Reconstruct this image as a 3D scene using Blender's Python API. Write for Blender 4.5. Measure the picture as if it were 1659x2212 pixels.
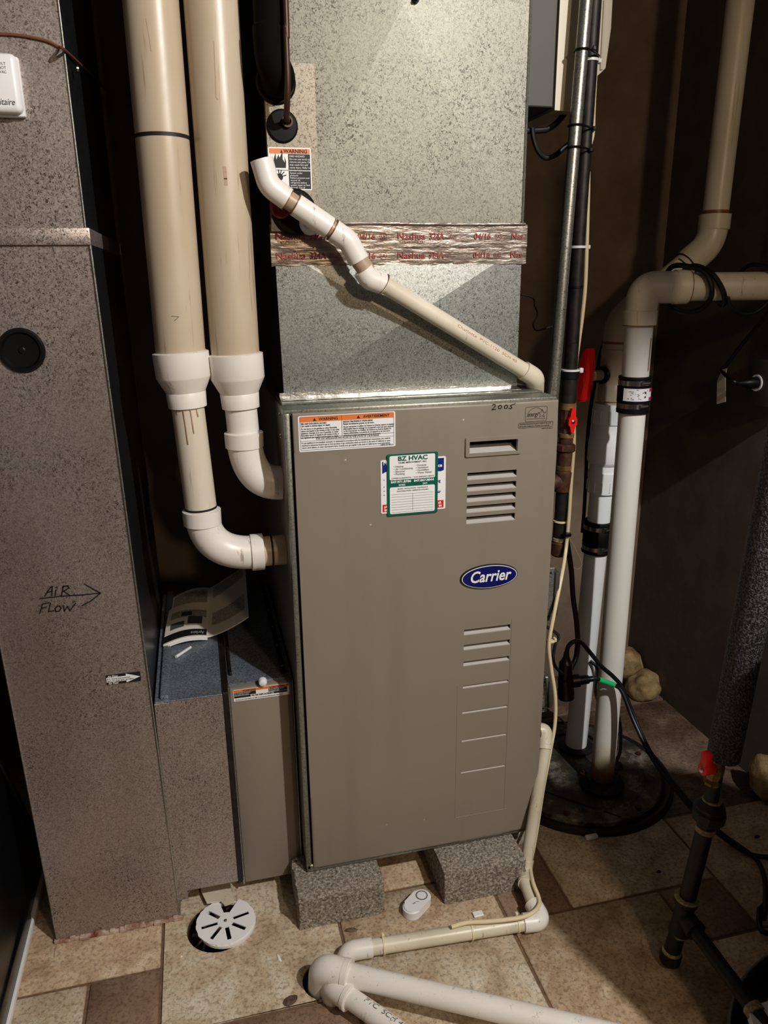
import bpy, bmesh, math, random
from mathutils import Vector, Matrix

for o in list(bpy.data.objects):
    bpy.data.objects.remove(o)
scene = bpy.context.scene
COL = scene.collection
random.seed(7)

# ------------------------------------------------------------------ camera
FPX, PITCH, YAW, ROLL, CX, CY, CZ = (1640.000000, 0.299833, 0.237607, -0.012310, -0.146761, -1.352829, 1.329416)
cam_data = bpy.data.cameras.new('camera')
cam = bpy.data.objects.new('camera', cam_data)
COL.objects.link(cam)
cam_data.sensor_fit = 'HORIZONTAL'
cam_data.sensor_width = 36.0
cam_data.lens = 36.0 * FPX / 1659.0
cam_data.clip_start = 0.02
fw = Vector((math.sin(YAW) * math.cos(PITCH), math.cos(YAW) * math.cos(PITCH), -math.sin(PITCH)))
r0 = Vector((math.cos(YAW), -math.sin(YAW), 0))
u0 = r0.cross(fw)
rt = math.cos(ROLL) * r0 + math.sin(ROLL) * u0
up = -math.sin(ROLL) * r0 + math.cos(ROLL) * u0
cam.matrix_world = Matrix(((rt.x, up.x, -fw.x, CX), (rt.y, up.y, -fw.y, CY), (rt.z, up.z, -fw.z, CZ), (0, 0, 0, 1)))
scene.camera = cam

# ------------------------------------------------------------------ world, lights, exposure
world = bpy.data.worlds.new('world')
scene.world = world
world.use_nodes = True
world.node_tree.nodes['Background'].inputs[0].default_value = (1.0, 0.93, 0.85, 1)
world.node_tree.nodes['Background'].inputs[1].default_value = 0.004


def point_light(name, loc, energy, color, radius):
    d = bpy.data.lights.new(name, 'POINT')
    d.energy = energy
    d.color = color
    d.shadow_soft_size = radius
    o = bpy.data.objects.new(name, d)
    o.location = loc
    COL.objects.link(o)
    return o


point_light('ceiling_bulb', (0.98, -1.75, 2.35), 185.0, (1.0, 0.985, 0.95), 0.03)
point_light('far_bulb', (0.60, -2.35, 2.05), 34.0, (1.0, 0.74, 0.46), 0.06)
vs = scene.view_settings
vs.view_transform = 'Standard'
vs.look = 'None'
vs.gamma = 1.0
vs.use_curve_mapping = False
vs.exposure = 0.0

# ------------------------------------------------------------------ materials
MATS = {}


def srgb(r, g, b):
    def f(c):
        c /= 255.0
        return c / 12.92 if c <= 0.04045 else ((c + 0.055) / 1.055) ** 2.4
    return (f(r), f(g), f(b), 1)


class NT:
    def __init__(self, name, rough=0.5, metal=0.0, spec=0.5):
        m = bpy.data.materials.new(name)
        m.use_nodes = True
        self.m = m
        self.t = m.node_tree
        self.b = self.t.nodes['Principled BSDF']
        self.b.inputs['Roughness'].default_value = rough
        self.b.inputs['Metallic'].default_value = metal
        self.b.inputs['Specular IOR Level'].default_value = spec
        tc = self.t.nodes.new('ShaderNodeTexCoord')
        self.co = tc.outputs['Object']
        g = self.t.nodes.new('ShaderNodeNewGeometry')
        self.pos = g.outputs['Position']
        MATS[name] = m

    def noise(self, scale, detail=4, rough=0.6, stretch=None, co=None, dist=0.0):
        co = co or self.pos
        if stretch:
            mp = self.t.nodes.new('ShaderNodeMapping')
            mp.inputs['Scale'].default_value = stretch
            self.t.links.new(co, mp.inputs['Vector'])
            co = mp.outputs[0]
        n = self.t.nodes.new('ShaderNodeTexNoise')
        n.inputs['Scale'].default_value = scale
        n.inputs['Detail'].default_value = detail
        n.inputs['Roughness'].default_value = rough
        n.inputs['Distortion'].default_value = dist
        self.t.links.new(co, n.inputs['Vector'])
        return n.outputs['Fac']

    def voronoi(self, scale, out='Distance', feature='F1', stretch=None):
        co = self.pos
        if stretch:
            mp = self.t.nodes.new('ShaderNodeMapping')
            mp.inputs['Scale'].default_value = stretch
            self.t.links.new(co, mp.inputs['Vector'])
            co = mp.outputs[0]
        n = self.t.nodes.new('ShaderNodeTexVoronoi')
        n.feature = feature
        n.inputs['Scale'].default_value = scale
        self.t.links.new(co, n.inputs['Vector'])
        return n.outputs[out]

    def ramp(self, fac, stops, interp='LINEAR'):
        r = self.t.nodes.new('ShaderNodeValToRGB')
        r.color_ramp.interpolation = interp
        e = r.color_ramp.elements
        while len(e) < len(stops):
            e.new(0.5)
        for i, (p, c) in enumerate(stops):
            e[i].position = p
            e[i].color = c if len(c) == 4 else (*c, 1)
        self.t.links.new(fac, r.inputs[0])
        return r.outputs[0]

    def mix(self, fac, a, b, mode='MIX'):
        n = self.t.nodes.new('ShaderNodeMix')
        n.data_type = 'RGBA'
        n.blend_type = mode
        for sock, v in ((n.inputs[0], fac), (n.inputs[6], a), (n.inputs[7], b)):
            if isinstance(v, bpy.types.NodeSocket):
                self.t.links.new(v, sock)
            elif isinstance(v, (int, float)):
                sock.default_value = v
            else:
                sock.default_value = v if len(v) == 4 else (*v, 1)
        return n.outputs[2]

    def color(self, c):
        if isinstance(c, bpy.types.NodeSocket):
            self.t.links.new(c, self.b.inputs['Base Color'])
        else:
            self.b.inputs['Base Color'].default_value = c
        return self

    def rough(self, fac, lo, hi):
        r = self.t.nodes.new('ShaderNodeMapRange')
        r.inputs[3].default_value = lo
        r.inputs[4].default_value = hi
        self.t.links.new(fac, r.inputs[0])
        self.t.links.new(r.outputs[0], self.b.inputs['Roughness'])
        return self

    def bump(self, h, strength=0.3, dist=0.002):
        n = self.t.nodes.new('ShaderNodeBump')
        n.inputs['Strength'].default_value = strength
        n.inputs['Distance'].default_value = dist
        self.t.links.new(h, n.inputs['Height'])
        self.t.links.new(n.outputs[0], self.b.inputs['Normal'])
        return self


BW = [(0.0, (0, 0, 0)), (1.0, (1, 1, 1))]


def plain(name, rgb, rough=0.5, metal=0.0, spec=0.5):
    return NT(name, rough, metal, spec).color(srgb(*rgb)).m


def galv(name, light, mid, dark, metal=0.55, rough=0.42, speck=0.5, spk=230.0, stain=None):
    n = NT(name, rough, metal)
    v = n.voronoi(420.0, 'Color')
    sp = n.ramp(v, [(0.1, srgb(*mid)), (0.9, srgb(*light))])
    big = n.noise(4.0, 4)
    sp = n.mix(n.ramp(big, [(0.35, (0, 0, 0)), (0.7, (0.5, 0.5, 0.5))]), sp, srgb(*mid))
    fine = n.noise(spk, 3, 0.6, dist=1.6)
    k = 0.1 * (speck - 0.5)
    mask = n.ramp(fine, [(0.34 + k, (1, 1, 1)), (0.48 + k, (0, 0, 0))])
    area = n.ramp(n.noise(7.0, 4), [(0.3, (0.35, 0.35, 0.35)), (0.62, (0.95, 0.95, 0.95))])
    mk = n.mix(1.0, mask, area, 'MULTIPLY')
    c = n.mix(mk, sp, srgb(*dark))
    if stain:
        st = n.ramp(n.noise(2.2, 4, 0.6, (2.5, 2.5, 0.6)), [(0.45, (0, 0, 0)), (0.72, (0.5, 0.5, 0.5))])
        c = n.mix(st, c, srgb(*stain))
    n.color(c)
    n.rough(fine, rough - 0.04, rough + 0.12)
    n.bump(fine, 0.15, 0.0006)
    return n.m


M = {}
M['coil'] = galv('galvanised_coil', (158, 155, 141), (136, 133, 120), (40, 35, 22), 0.40, 0.48, 0.74, 200)
M['trans'] = galv('galvanised_transition', (172, 174, 168), (136, 138, 134), (62, 58, 48), 0.65, 0.36, 0.6, 240)
M['duct'] = galv('galvanised_duct', (206, 196, 190), (160, 148, 142), (58, 52, 49), 0.72, 0.36, 0.70, 250, (150, 126, 116))
M['shadeside'] = galv('galvanised_shade_side', (96, 100, 106), (48, 52, 58), (20, 22, 25), 0.85, 0.3, 0.4, 200)  # same sheet metal, darkened so the side faces read as shaded
M['boottop'] = galv('galvanised_boot_top', (190, 198, 210), (110, 118, 130), (36, 40, 46), 0.55, 0.35, 0.72, 300)
M['zinc'] = galv('zinc_steel', (160, 160, 150), (128, 128, 118), (80, 78, 70), 0.7, 0.36, 0.35, 200)
M['conduit'] = galv('conduit_steel', (190, 188, 178), (150, 148, 138), (90, 88, 80), 0.85, 0.30, 0.3, 200)

n = NT('furnace_paint', 0.42)
c = n.mix(n.noise(4.0, 3), srgb(130, 121, 108), srgb(138, 129, 116))
sp = n.ramp(n.voronoi(26.0), [(0.035, (1, 1, 1)), (0.05, (0, 0, 0))])
pk = n.ramp(n.noise(13.0, 0), [(0.60, (0, 0, 0)), (0.64, (0.8, 0.8, 0.8))])
c = n.mix(n.mix(1.0, sp, pk, 'MULTIPLY'), c, srgb(215, 208, 198))
st = n.ramp(n.noise(2.0, 4, 0.6, (8, 8, 0.5)), [(0.5, (0, 0, 0)), (0.8, (0.35, 0.35, 0.35))])
c = n.mix(st, c, srgb(114, 103, 92))
n.color(c).rough(n.noise(30.0), 0.36, 0.5)
M['paint'] = n.m
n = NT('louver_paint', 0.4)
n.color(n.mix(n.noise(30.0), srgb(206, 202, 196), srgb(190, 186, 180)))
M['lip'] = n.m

def pvc(name, base, stain, amount=0.5, rough=0.32):
    n = NT(name, rough)
    a = n.ramp(n.noise(6.0, 4, 0.6, (1, 1, 0.5)), [(0.35, (0, 0, 0)), (0.75, (amount, amount, amount))])
    c = n.mix(a, srgb(*base), srgb(*stain))
    s = n.ramp(n.noise(70.0, 4, 0.75, (1, 1, 0.045)), [(0.61, (0, 0, 0)), (0.70, (0.6, 0.6, 0.6))])
    c = n.mix(s, c, srgb(120, 96, 66))
    n.color(c)
    n.rough(n.noise(25.0), rough - 0.06, rough + 0.14)
    return n.m

M['pvc_old'] = pvc('aged_pvc', (196, 180, 158), (176, 154, 124), 0.8)
M['pvc_mid'] = pvc('cream_pvc', (222, 212, 196), (206, 192, 170), 0.6)
M['pvc'] = pvc('white_pvc', (236, 232, 226), (220, 212, 200), 0.5)
M['pvc_new'] = plain('bright_pvc', (240, 240, 240), 0.3)
M['pvc_drain'] = pvc('drain_pvc', (226, 218, 200), (190, 178, 150), 0.8)
M['primer'] = NT('pvc_primer', 0.4).color(srgb(176, 150, 124)).m
M['glue'] = NT('brown_cement', 0.4).color(srgb(128, 84, 48)).m

n = NT('pvc_rust_base', 0.5)
sep = n.t.nodes.new('ShaderNodeSeparateXYZ')
n.t.links.new(n.pos, sep.inputs[0])
ad = n.t.nodes.new('ShaderNodeMath'); ad.operation = 'MULTIPLY_ADD'
n.t.links.new(n.noise(30.0), ad.inputs[0]); ad.inputs[1].default_value = 0.06
n.t.links.new(sep.outputs[2], ad.inputs[2])
c = n.ramp(ad.outputs[0], [(0.065, srgb(84, 54, 30)), (0.10, srgb(128, 84, 46)), (0.125, srgb(196, 176, 142)), (0.2, srgb(230, 226, 218))])
n.color(c)
M['pvc_rust'] = n.m

def grainy(name, a, b, scale=60.0, rough=0.85, bump=0.4, dist=0.002, metal=0.0, detail=5):
    n = NT(name, rough, metal)
    f = n.noise(scale, detail, 0.65)
    n.color(n.ramp(f, [(0.35, srgb(*a)), (0.68, srgb(*b))]))
    n.bump(f, bump, dist)
    return n.m

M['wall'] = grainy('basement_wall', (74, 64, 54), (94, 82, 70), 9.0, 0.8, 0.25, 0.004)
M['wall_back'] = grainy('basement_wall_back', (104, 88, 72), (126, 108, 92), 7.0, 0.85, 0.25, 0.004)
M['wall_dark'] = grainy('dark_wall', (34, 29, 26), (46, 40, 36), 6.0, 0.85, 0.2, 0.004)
M['ceil'] = grainy('ceiling_wood', (38, 29, 22), (54, 42, 32), 8.0, 0.85, 0.2, 0.004)
M['grout'] = grainy('grout', (98, 74, 54), (128, 100, 76), 90.0, 0.9, 0.4, 0.001)

def stone(name, a, b, c2, rough=0.6):
    n = NT(name, rough)
    f = n.noise(14.0, 7, 0.68, dist=0.5)
    g = n.noise(120.0, 4, 0.7)
    c = n.ramp(f, [(0.30, srgb(*a)), (0.5, srgb(*b)), (0.72, srgb(*c2))])
    c = n.mix(n.ramp(g, [(0.38, (0.55, 0.55, 0.55)), (0.52, (0, 0, 0))]), c, srgb(*[int(v * 0.62) for v in a]))
    n.color(c)
    n.rough(f, rough - 0.12, rough + 0.2)
    hh = n.mix(0.5, f, g)
    n.bump(hh, 0.5, 0.003)
    return n.m

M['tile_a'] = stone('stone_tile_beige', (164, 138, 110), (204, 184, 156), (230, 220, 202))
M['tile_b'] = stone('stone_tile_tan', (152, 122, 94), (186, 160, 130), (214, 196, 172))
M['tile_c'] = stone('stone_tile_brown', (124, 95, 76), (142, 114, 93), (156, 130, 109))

M['tile_d'] = stone('stone_tile_shade_dirt', (74, 56, 44), (104, 82, 66), (136, 114, 96))  # tile stone darkened for the shade on the back-right floor; dirt clumps share it

n = NT('concrete_block', 0.95)
f = n.noise(170.0, 4, 0.7)
g = n.voronoi(330.0)
c = n.ramp(f, [(0.33, srgb(74, 66, 56)), (0.5, srgb(140, 130, 116)), (0.68, srgb(200, 192, 178))])
n.color(c).bump(f, 1.0, 0.004)
M['block'] = n.m

M['black'] = plain('black_plastic', (11, 11, 12), 0.35, 0.0, 0.4)
M['rubber'] = plain('black_rubber', (9, 9, 9), 0.6, 0.0, 0.2)
M['cord'] = plain('black_cord', (10, 10, 10), 0.45, 0.0, 0.4)
n = NT('foam_insulation', 0.55)
f = n.noise(300.0, 2, 0.6)
n.color(n.ramp(f, [(0.45, srgb(16, 16, 17)), (0.70, srgb(110, 110, 112))])).bump(f, 1.0, 0.003)
M['foam'] = n.m
M['iron'] = grainy('black_iron', (22, 20, 19), (46, 40, 36), 60.0, 0.5, 0.3, 0.001, 0.4)
M['rustiron'] = grainy('rusty_iron', (44, 26, 17), (92, 52, 32), 70.0, 0.65, 0.5, 0.001, 0.3)
M['dope'] = grainy('pipe_dope', (120, 104, 76), (186, 172, 138), 160.0, 0.7, 0.6, 0.001)
M['brass'] = grainy('dull_brass', (108, 82, 50), (168, 136, 86), 60.0, 0.4, 0.3, 0.001, 0.6)
M['red'] = plain('red_plastic', (214, 24, 18), 0.35)
M['brightred'] = plain('bright_red_plastic', (248, 44, 32), 0.35)
M['copper'] = plain('copper_tube', (66, 40, 28), 0.45, 0.4)
M['slick'] = plain('foam_sleeve', (6, 6, 6), 0.85, 0.0, 0.1)
M['white'] = plain('white_plastic', (232, 232, 234), 0.4)
M['humwhite'] = plain('ivory_plastic', (206, 196, 176), 0.5)
M['humgrey'] = plain('grey_steel', (66, 64, 57), 0.6)
M['cable'] = plain('ivory_cable', (226, 208, 170), 0.45)
M['chrome'] = plain('clamp_steel', (190, 188, 182), 0.22, 1.0)
M['labelwhite'] = plain('label_white', (238, 238, 238), 0.4)
M['orange'] = plain('label_orange', (226, 122, 56), 0.4)
M['ink'] = plain('ink_black', (18, 16, 15), 0.6)
M['navy'] = plain('logo_navy', (14, 20, 92), 0.25)
M['green'] = plain('card_green', (10, 92, 74), 0.35)
M['blue'] = plain('card_blue', (24, 38, 122), 0.35)
M['cardred'] = plain('card_red', (206, 34, 34), 0.35)
M['redink'] = plain('tape_red_ink', (140, 52, 44), 0.5)
M['pink'] = plain('label_magenta', (214, 32, 110), 0.4)
M['lime'] = plain('green_tape', (36, 190, 110), 0.4)
M['pinkink'] = plain('faint_pink_ink', (206, 130, 120), 0.5)
M['boxdark'] = plain('dull_box', (62, 57, 50), 0.55, 0.2)
M['tag'] = plain('paper_tag', (206, 198, 180), 0.7)
n = NT('foil_tape', 0.3, 0.9)
f = n.noise(45.0, 4, 0.6, (0.6, 1, 3))
n.color(n.ramp(f, [(0.3, srgb(150, 130, 118)), (0.7, srgb(214, 204, 194))])).bump(f, 0.35, 0.003)
M['foil'] = n.m
n = NT('panel_steel', 0.42, 0.35)
f = n.noise(260.0, 3, 0.6, dist=1.2)
n.color(n.ramp(f, [(0.36, srgb(78, 70, 56)), (0.5, srgb(140, 132, 118))]))
M['panelsteel'] = n.m
n = NT('bright_foil', 0.28, 0.95)
f = n.noise(60.0, 4, 0.6, (0.5, 1, 1))
n.color(n.ramp(f, [(0.3, srgb(168, 168, 164)), (0.7, srgb(226, 226, 222))])).bump(f, 0.5, 0.004)
M['foil2'] = n.m
n = NT('spray_foam', 0.8)
f = n.noise(18.0, 5, 0.6)
n.color(n.ramp(f, [(0.35, srgb(104, 80, 46)), (0.68, srgb(186, 158, 108))])).bump(f, 0.7, 0.012)
M['sprayfoam'] = n.m
n = NT('sump_lid', 0.55)
f = n.noise(16.0, 6, 0.7)
n.color(n.ramp(f, [(0.36, srgb(30, 26, 21)), (0.52, srgb(64, 56, 46)), (0.72, srgb(150, 142, 130))])).bump(f, 0.4, 0.003)
M['lid'] = n.m
M['paper'] = plain('newsprint', (232, 224, 212), 0.8)
M['blackpanel'] = plain('black_panel', (10, 11, 14), 0.3)
M['caulk'] = grainy('rusty_caulk', (120, 62, 30), (216, 200, 184), 26.0, 0.8, 0.4, 0.002)
M['tank'] = plain('tank_grey', (96, 92, 86), 0.5)
M['oldred'] = plain('red_cap', (120, 26, 20), 0.45)
M['dusk'] = plain('shadow_interior', (12, 11, 10), 0.9)
M['blockpale'] = grainy('pale_block', (150, 142, 128), (204, 196, 180), 120.0, 0.95, 0.8, 0.003)
M['orangewire'] = plain('orange_wire', (110, 66, 44), 0.6)

# ------------------------------------------------------------------ mesh helpers
WLOC = {}


def V(p):
    return Vector(p)


def thing(name, label, cat, loc=(0, 0, 0), group=None, kind=None):
    o = bpy.data.objects.new(name, None)
    o.empty_display_size = 0.05
    COL.objects.link(o)
    o.location = loc
    WLOC[o] = V(loc)
    o['label'] = label
    o['category'] = cat
    if group:
        o['group'] = group
    if kind:
        o['kind'] = kind
    return o


def obj(name, bm, mat, parent=None, label=None, cat=None, group=None, kind=None, smooth=True, angle=0.6, recalc=True):
    if recalc:
        bmesh.ops.recalc_face_normals(bm, faces=bm.faces[:])
    vs_ = [v.co for v in bm.verts]
    lo = Vector((min(v.x for v in vs_), min(v.y for v in vs_), min(v.z for v in vs_)))
    hi = Vector((max(v.x for v in vs_), max(v.y for v in vs_), max(v.z for v in vs_)))
    cen = Vector(((lo.x + hi.x) / 2, (lo.y + hi.y) / 2, lo.z if parent is None else (lo.z + hi.z) / 2))
    for v in bm.verts:
        v.co -= cen
    me = bpy.data.meshes.new(name)
    bm.to_mesh(me)
    bm.free()
    if smooth:
        me.shade_smooth()
        me.set_sharp_from_angle(angle=angle)
    o = bpy.data.objects.new(name, me)
    COL.objects.link(o)
    mats = mat if isinstance(mat, (list, tuple)) else [mat]
    for m in mats:
        me.materials.append(M[m] if isinstance(m, str) else m)
    WLOC[o] = cen
    if parent is not None:
        o.parent = parent
        o.location = cen - WLOC[parent]
    else:
        o.location = cen
    if label:
        o['label'] = label
    if cat:
        o['category'] = cat
    if group:
        o['group'] = group
    if kind:
        o['kind'] = kind
    return o


def B():
    return bmesh.new()


def box(bm, x0, x1, y0, y1, z0, z1, bev=0.0, seg=2):
    vs_ = [bm.verts.new((x, y, z)) for z in (z0, z1) for y in (y0, y1) for x in (x0, x1)]
    fs = [bm.faces.new([vs_[i] for i in q]) for q in ((0, 2, 3, 1), (4, 5, 7, 6), (0, 1, 5, 4), (2, 6, 7, 3), (0, 4, 6, 2), (1, 3, 7, 5))]
    if bev > 0:
        es = list({e for f in fs for e in f.edges})
        bmesh.ops.bevel(bm, geom=es, offset=bev, segments=seg, affect='EDGES', profile=0.5)
    return bm


def bx(*a, **k):
    return box(B(), *a, **k)


def frame_of(d):
    d = d.normalized()
    a = Vector((0, 0, 1)) if abs(d.z) < 0.9 else Vector((1, 0, 0))
    u = d.cross(a).normalized()
    return u, d.cross(u).normalized()


def tube(bm, pts, r, seg=14, cap=True):
    pts = [V(p) for p in pts]
    n_ = len(pts)
    rad = r if isinstance(r, (list, tuple)) else [r] * n_
    rings = []
    u = None
    for i, p in enumerate(pts):
        if i == 0:
            d = pts[1] - pts[0]
        elif i == n_ - 1:
            d = pts[-1] - pts[-2]
        else:
            d = (pts[i + 1] - p).normalized() + (p - pts[i - 1]).normalized()
        d = d.normalized()
        if u is None:
            u, w = frame_of(d)
        else:
            u = (u - d * u.dot(d)).normalized()
            w = d.cross(u)
        rings.append([bm.verts.new(p + rad[i] * (math.cos(2 * math.pi * k / seg) * u + math.sin(2 * math.pi * k / seg) * w)) for k in range(seg)])
    for a, b in zip(rings, rings[1:]):
        for k in range(seg):
            bm.faces.new((a[k], a[(k + 1) % seg], b[(k + 1) % seg], b[k]))
    if cap:
        bm.faces.new(rings[0][::-1])
        bm.faces.new(rings[-1])
    return bm


def tb(pts, r, seg=14, cap=True):
    return tube(B(), pts, r, seg, cap)


def lathe(bm, p0, d, prof, seg=28, cap=True):
    """prof: list of (distance along d, radius)"""
    p0 = V(p0)
    d = V(d).normalized()
    u, w = frame_of(d)
    rings = []
    for t, r in prof:
        c_ = p0 + d * t
        r = max(r, 1e-5)
        rings.append([bm.verts.new(c_ + r * (math.cos(2 * math.pi * k / seg) * u + math.sin(2 * math.pi * k / seg) * w)) for k in range(seg)])
    for a, b in zip(rings, rings[1:]):
        for k in range(seg):
            bm.faces.new((a[k], a[(k + 1) % seg], b[(k + 1) % seg], b[k]))
    if cap:
        bm.faces.new(rings[0][::-1])
        bm.faces.new(rings[-1])
    return bm


def la(p0, d, prof, seg=28, cap=True):
    return lathe(B(), p0, d, prof, seg, cap)


def fit(p0, p1, prof, seg=28):
    """solid of revolution between two points, profile by fraction"""
    d = V(p1) - V(p0)
    L = d.length
    return la(p0, d, [(t * L, r) for t, r in prof], seg)


def fillet(pts, rad, n_=8):
    pts = [V(p) for p in pts]
    out = [pts[0]]
    for i in range(1, len(pts) - 1):
        p = pts[i]
        a = pts[i - 1] - p
        b = pts[i + 1] - p
        r = rad[i - 1] if isinstance(rad, (list, tuple)) else rad
        ang = a.angle(b)
        t = min(r / max(math.tan(ang / 2), 1e-3), a.length * 0.49, b.length * 0.49)
        s, e = p + a.normalized() * t, p + b.normalized() * t
        for k in range(n_ + 1):
            f = k / n_
            out.append((1 - f) ** 2 * s + 2 * f * (1 - f) * p + f * f * e)
    out.append(pts[-1])
    return out


def catmull(pts, n_=8):
    pts = [V(p) for p in pts]
    P = [2 * pts[0] - pts[1]] + pts + [2 * pts[-1] - pts[-2]]
    out = []
    for i in range(1, len(P) - 2):
        a, b, c_, d = P[i - 1], P[i], P[i + 1], P[i + 2]
        for k in range(n_):
            t = k / n_
            out.append(0.5 * ((2 * b) + (c_ - a) * t + (2 * a - 5 * b + 4 * c_ - d) * t * t + (3 * b - a - 3 * c_ + d) * t ** 3))
    out.append(pts[-1])
    return out


def prism(bm, poly, off):
    """poly: list of 3D points, extruded by off"""
    off = V(off)
    a = [bm.verts.new(V(p)) for p in poly]
    b = [bm.verts.new(V(p) + off) for p in poly]
    bm.faces.new(a[::-1])
    bm.faces.new(b)
    m_ = len(a)
    for i in range(m_):
        bm.faces.new((a[i], a[(i + 1) % m_], b[(i + 1) % m_], b[i]))
    return bm


def rrect(x0, x1, z0, z1, r, n_=4):
    out = []
    for cx_, cz_, a0 in ((x1 - r, z1 - r, 0), (x0 + r, z1 - r, 90), (x0 + r, z0 + r, 180), (x1 - r, z0 + r, 270)):
        for k in range(n_ + 1):
            a = math.radians(a0 + 90 * k / n_)
            out.append((cx_ + r * math.cos(a), cz_ + r * math.sin(a)))
    return out


def plate(x0, x1, z0, z1, y, th, r=0.0):
    """rounded plate parallel to the furnace front, outer face at y, thickness th behind it"""
    poly = rrect(x0, x1, z0, z1, r) if r > 0 else [(x1, z1), (x0, z1), (x0, z0), (x1, z0)]
    return prism(B(), [(a, y, b) for a, b in poly], (0, th, 0))


def strokes(bm, lines, w, nrm=(0, -1, 0), th=0.0003):
    """pen strokes: polylines on a flat face become thin raised ribbons"""
    nn = V(nrm).normalized()
    for ln in lines:
        ln = [V(p) for p in ln]
        for a, b in zip(ln, ln[1:]):
            d = (b - a)
            if d.length < 1e-6:
                continue
            d.normalize()
            s = d.cross(nn).normalized() * (w / 2)
            e = d * (w * 0.35)
            prism(bm, [a - e + s, b + e + s, b + e - s, a - e - s], nn * th)
    return bm


def text_bm(s, size, origin, xd, yd, align='LEFT', shear=0.0, bold=0.0, ext=0.0002, width=None, fn=None, squash=1.0, maxw=None):
    cu = bpy.data.curves.new('t', 'FONT')
    cu.body = s
    cu.size = size
    cu.align_x = align
    cu.shear = shear
    cu.offset = bold
    cu.extrude = ext
    cu.resolution_u = 3
    to = bpy.data.objects.new('t', cu)
    COL.objects.link(to)
    dg = bpy.context.evaluated_depsgraph_get()
    me = bpy.data.meshes.new_from_object(to.evaluated_get(dg))
    bm = bmesh.new()
    bm.from_mesh(me)
    bpy.data.objects.remove(to)
    bpy.data.curves.remove(cu)
    bpy.data.meshes.remove(me)
    k = squash
    if width and bm.verts:
        xs = [v.co.x for v in bm.verts]
        k = width / max(max(xs) - min(xs), 1e-6)
    if maxw and bm.verts:
        xs = [v.co.x for v in bm.verts]
        k = min(1.0, maxw / max(max(xs) - min(xs), 1e-6))
    o, xd, yd = V(origin), V(xd).normalized(), V(yd).normalized()
    nn = xd.cross(yd)
    for v in bm.verts:
        c_ = v.co.copy()
        if fn:
            v.co = fn(c_.x * k, c_.y, c_.z)
        else:
            v.co = o + xd * (c_.x * k) + yd * c_.y + nn * c_.z
    return bm


def merge(bms):
    out = B()
    for b in bms:
        me = bpy.data.meshes.new('tmp')
        b.to_mesh(me)
        b.free()
        out.from_mesh(me)
        bpy.data.meshes.remove(me)
    return out


X, Z = (1, 0, 0), (0, 0, 1)


def ftext(s, size, x, y, z, **k):
    """text on a face that looks towards -y"""
    return text_bm(s, size, (x, y, z), X, Z, **k)

# ================================================================== STRUCTURE
XL, XR, YB, YF, ZC = -0.80, 1.25, 0.79, -2.7, 2.70


def slab_with_holes(x0, x1, y0, y1, z0, z1, holes, bev=0.0):
    """rectangular slab with round holes (cx, cy, r)"""
    bm = B()
    e = []
    c4 = [bm.verts.new(p) for p in ((x0, y0, z1), (x1, y0, z1), (x1, y1, z1), (x0, y1, z1))]
    e += [bm.edges.new((c4[i], c4[(i + 1) % 4])) for i in range(4)]
    for cx_, cy_, r in holes:
        ring = [bm.verts.new((cx_ + r * math.cos(a * math.pi / 16), cy_ + r * math.sin(a * math.pi / 16), z1)) for a in range(32)]
        e += [bm.edges.new((ring[i], ring[(i + 1) % 32])) for i in range(32)]
    res = bmesh.ops.triangle_fill(bm, use_beauty=True, use_dissolve=False, edges=e)
    fs = [g for g in res['geom'] if isinstance(g, bmesh.types.BMFace)]
    # drop triangles lying inside holes
    for f in fs:
        c_ = f.calc_center_median()
        if any((c_.x - h[0]) ** 2 + (c_.y - h[1]) ** 2 < (h[2] * 0.93) ** 2 and all(abs(((v.co.x - h[0]) ** 2 + (v.co.y - h[1]) ** 2) ** 0.5 - h[2]) < 1e-4 for v in f.verts) for h in holes):
            bm.faces.remove(f)
    ex = bmesh.ops.extrude_face_region(bm, geom=bm.faces[:])
    for v in [g for g in ex['geom'] if isinstance(g, bmesh.types.BMVert)]:
        v.co.z = z0
    return bm


DRAIN = (-0.196, -0.004, 0.068)
SOCK = (0.004, -0.190, 0.046)
floor = obj('floor', slab_with_holes(XL - 0.1, XR + 0.1, YF - 0.1, YB + 0.1, -0.09, -0.004, [DRAIN, SOCK]), 'grout', kind='structure', label='stone tiled basement floor with brown grout')
for hx, hy, hr in (DRAIN, SOCK):
    bm = la((hx, hy, -0.20), Z, [(0, hr), (0.195, hr)], 32, cap=False)
    bm2 = la((hx, hy, -0.20), Z, [(0, hr), (0.004, hr)], 32)
    obj('drain_pit', merge([bm, bm2]), 'dusk', floor, recalc=False)

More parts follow.
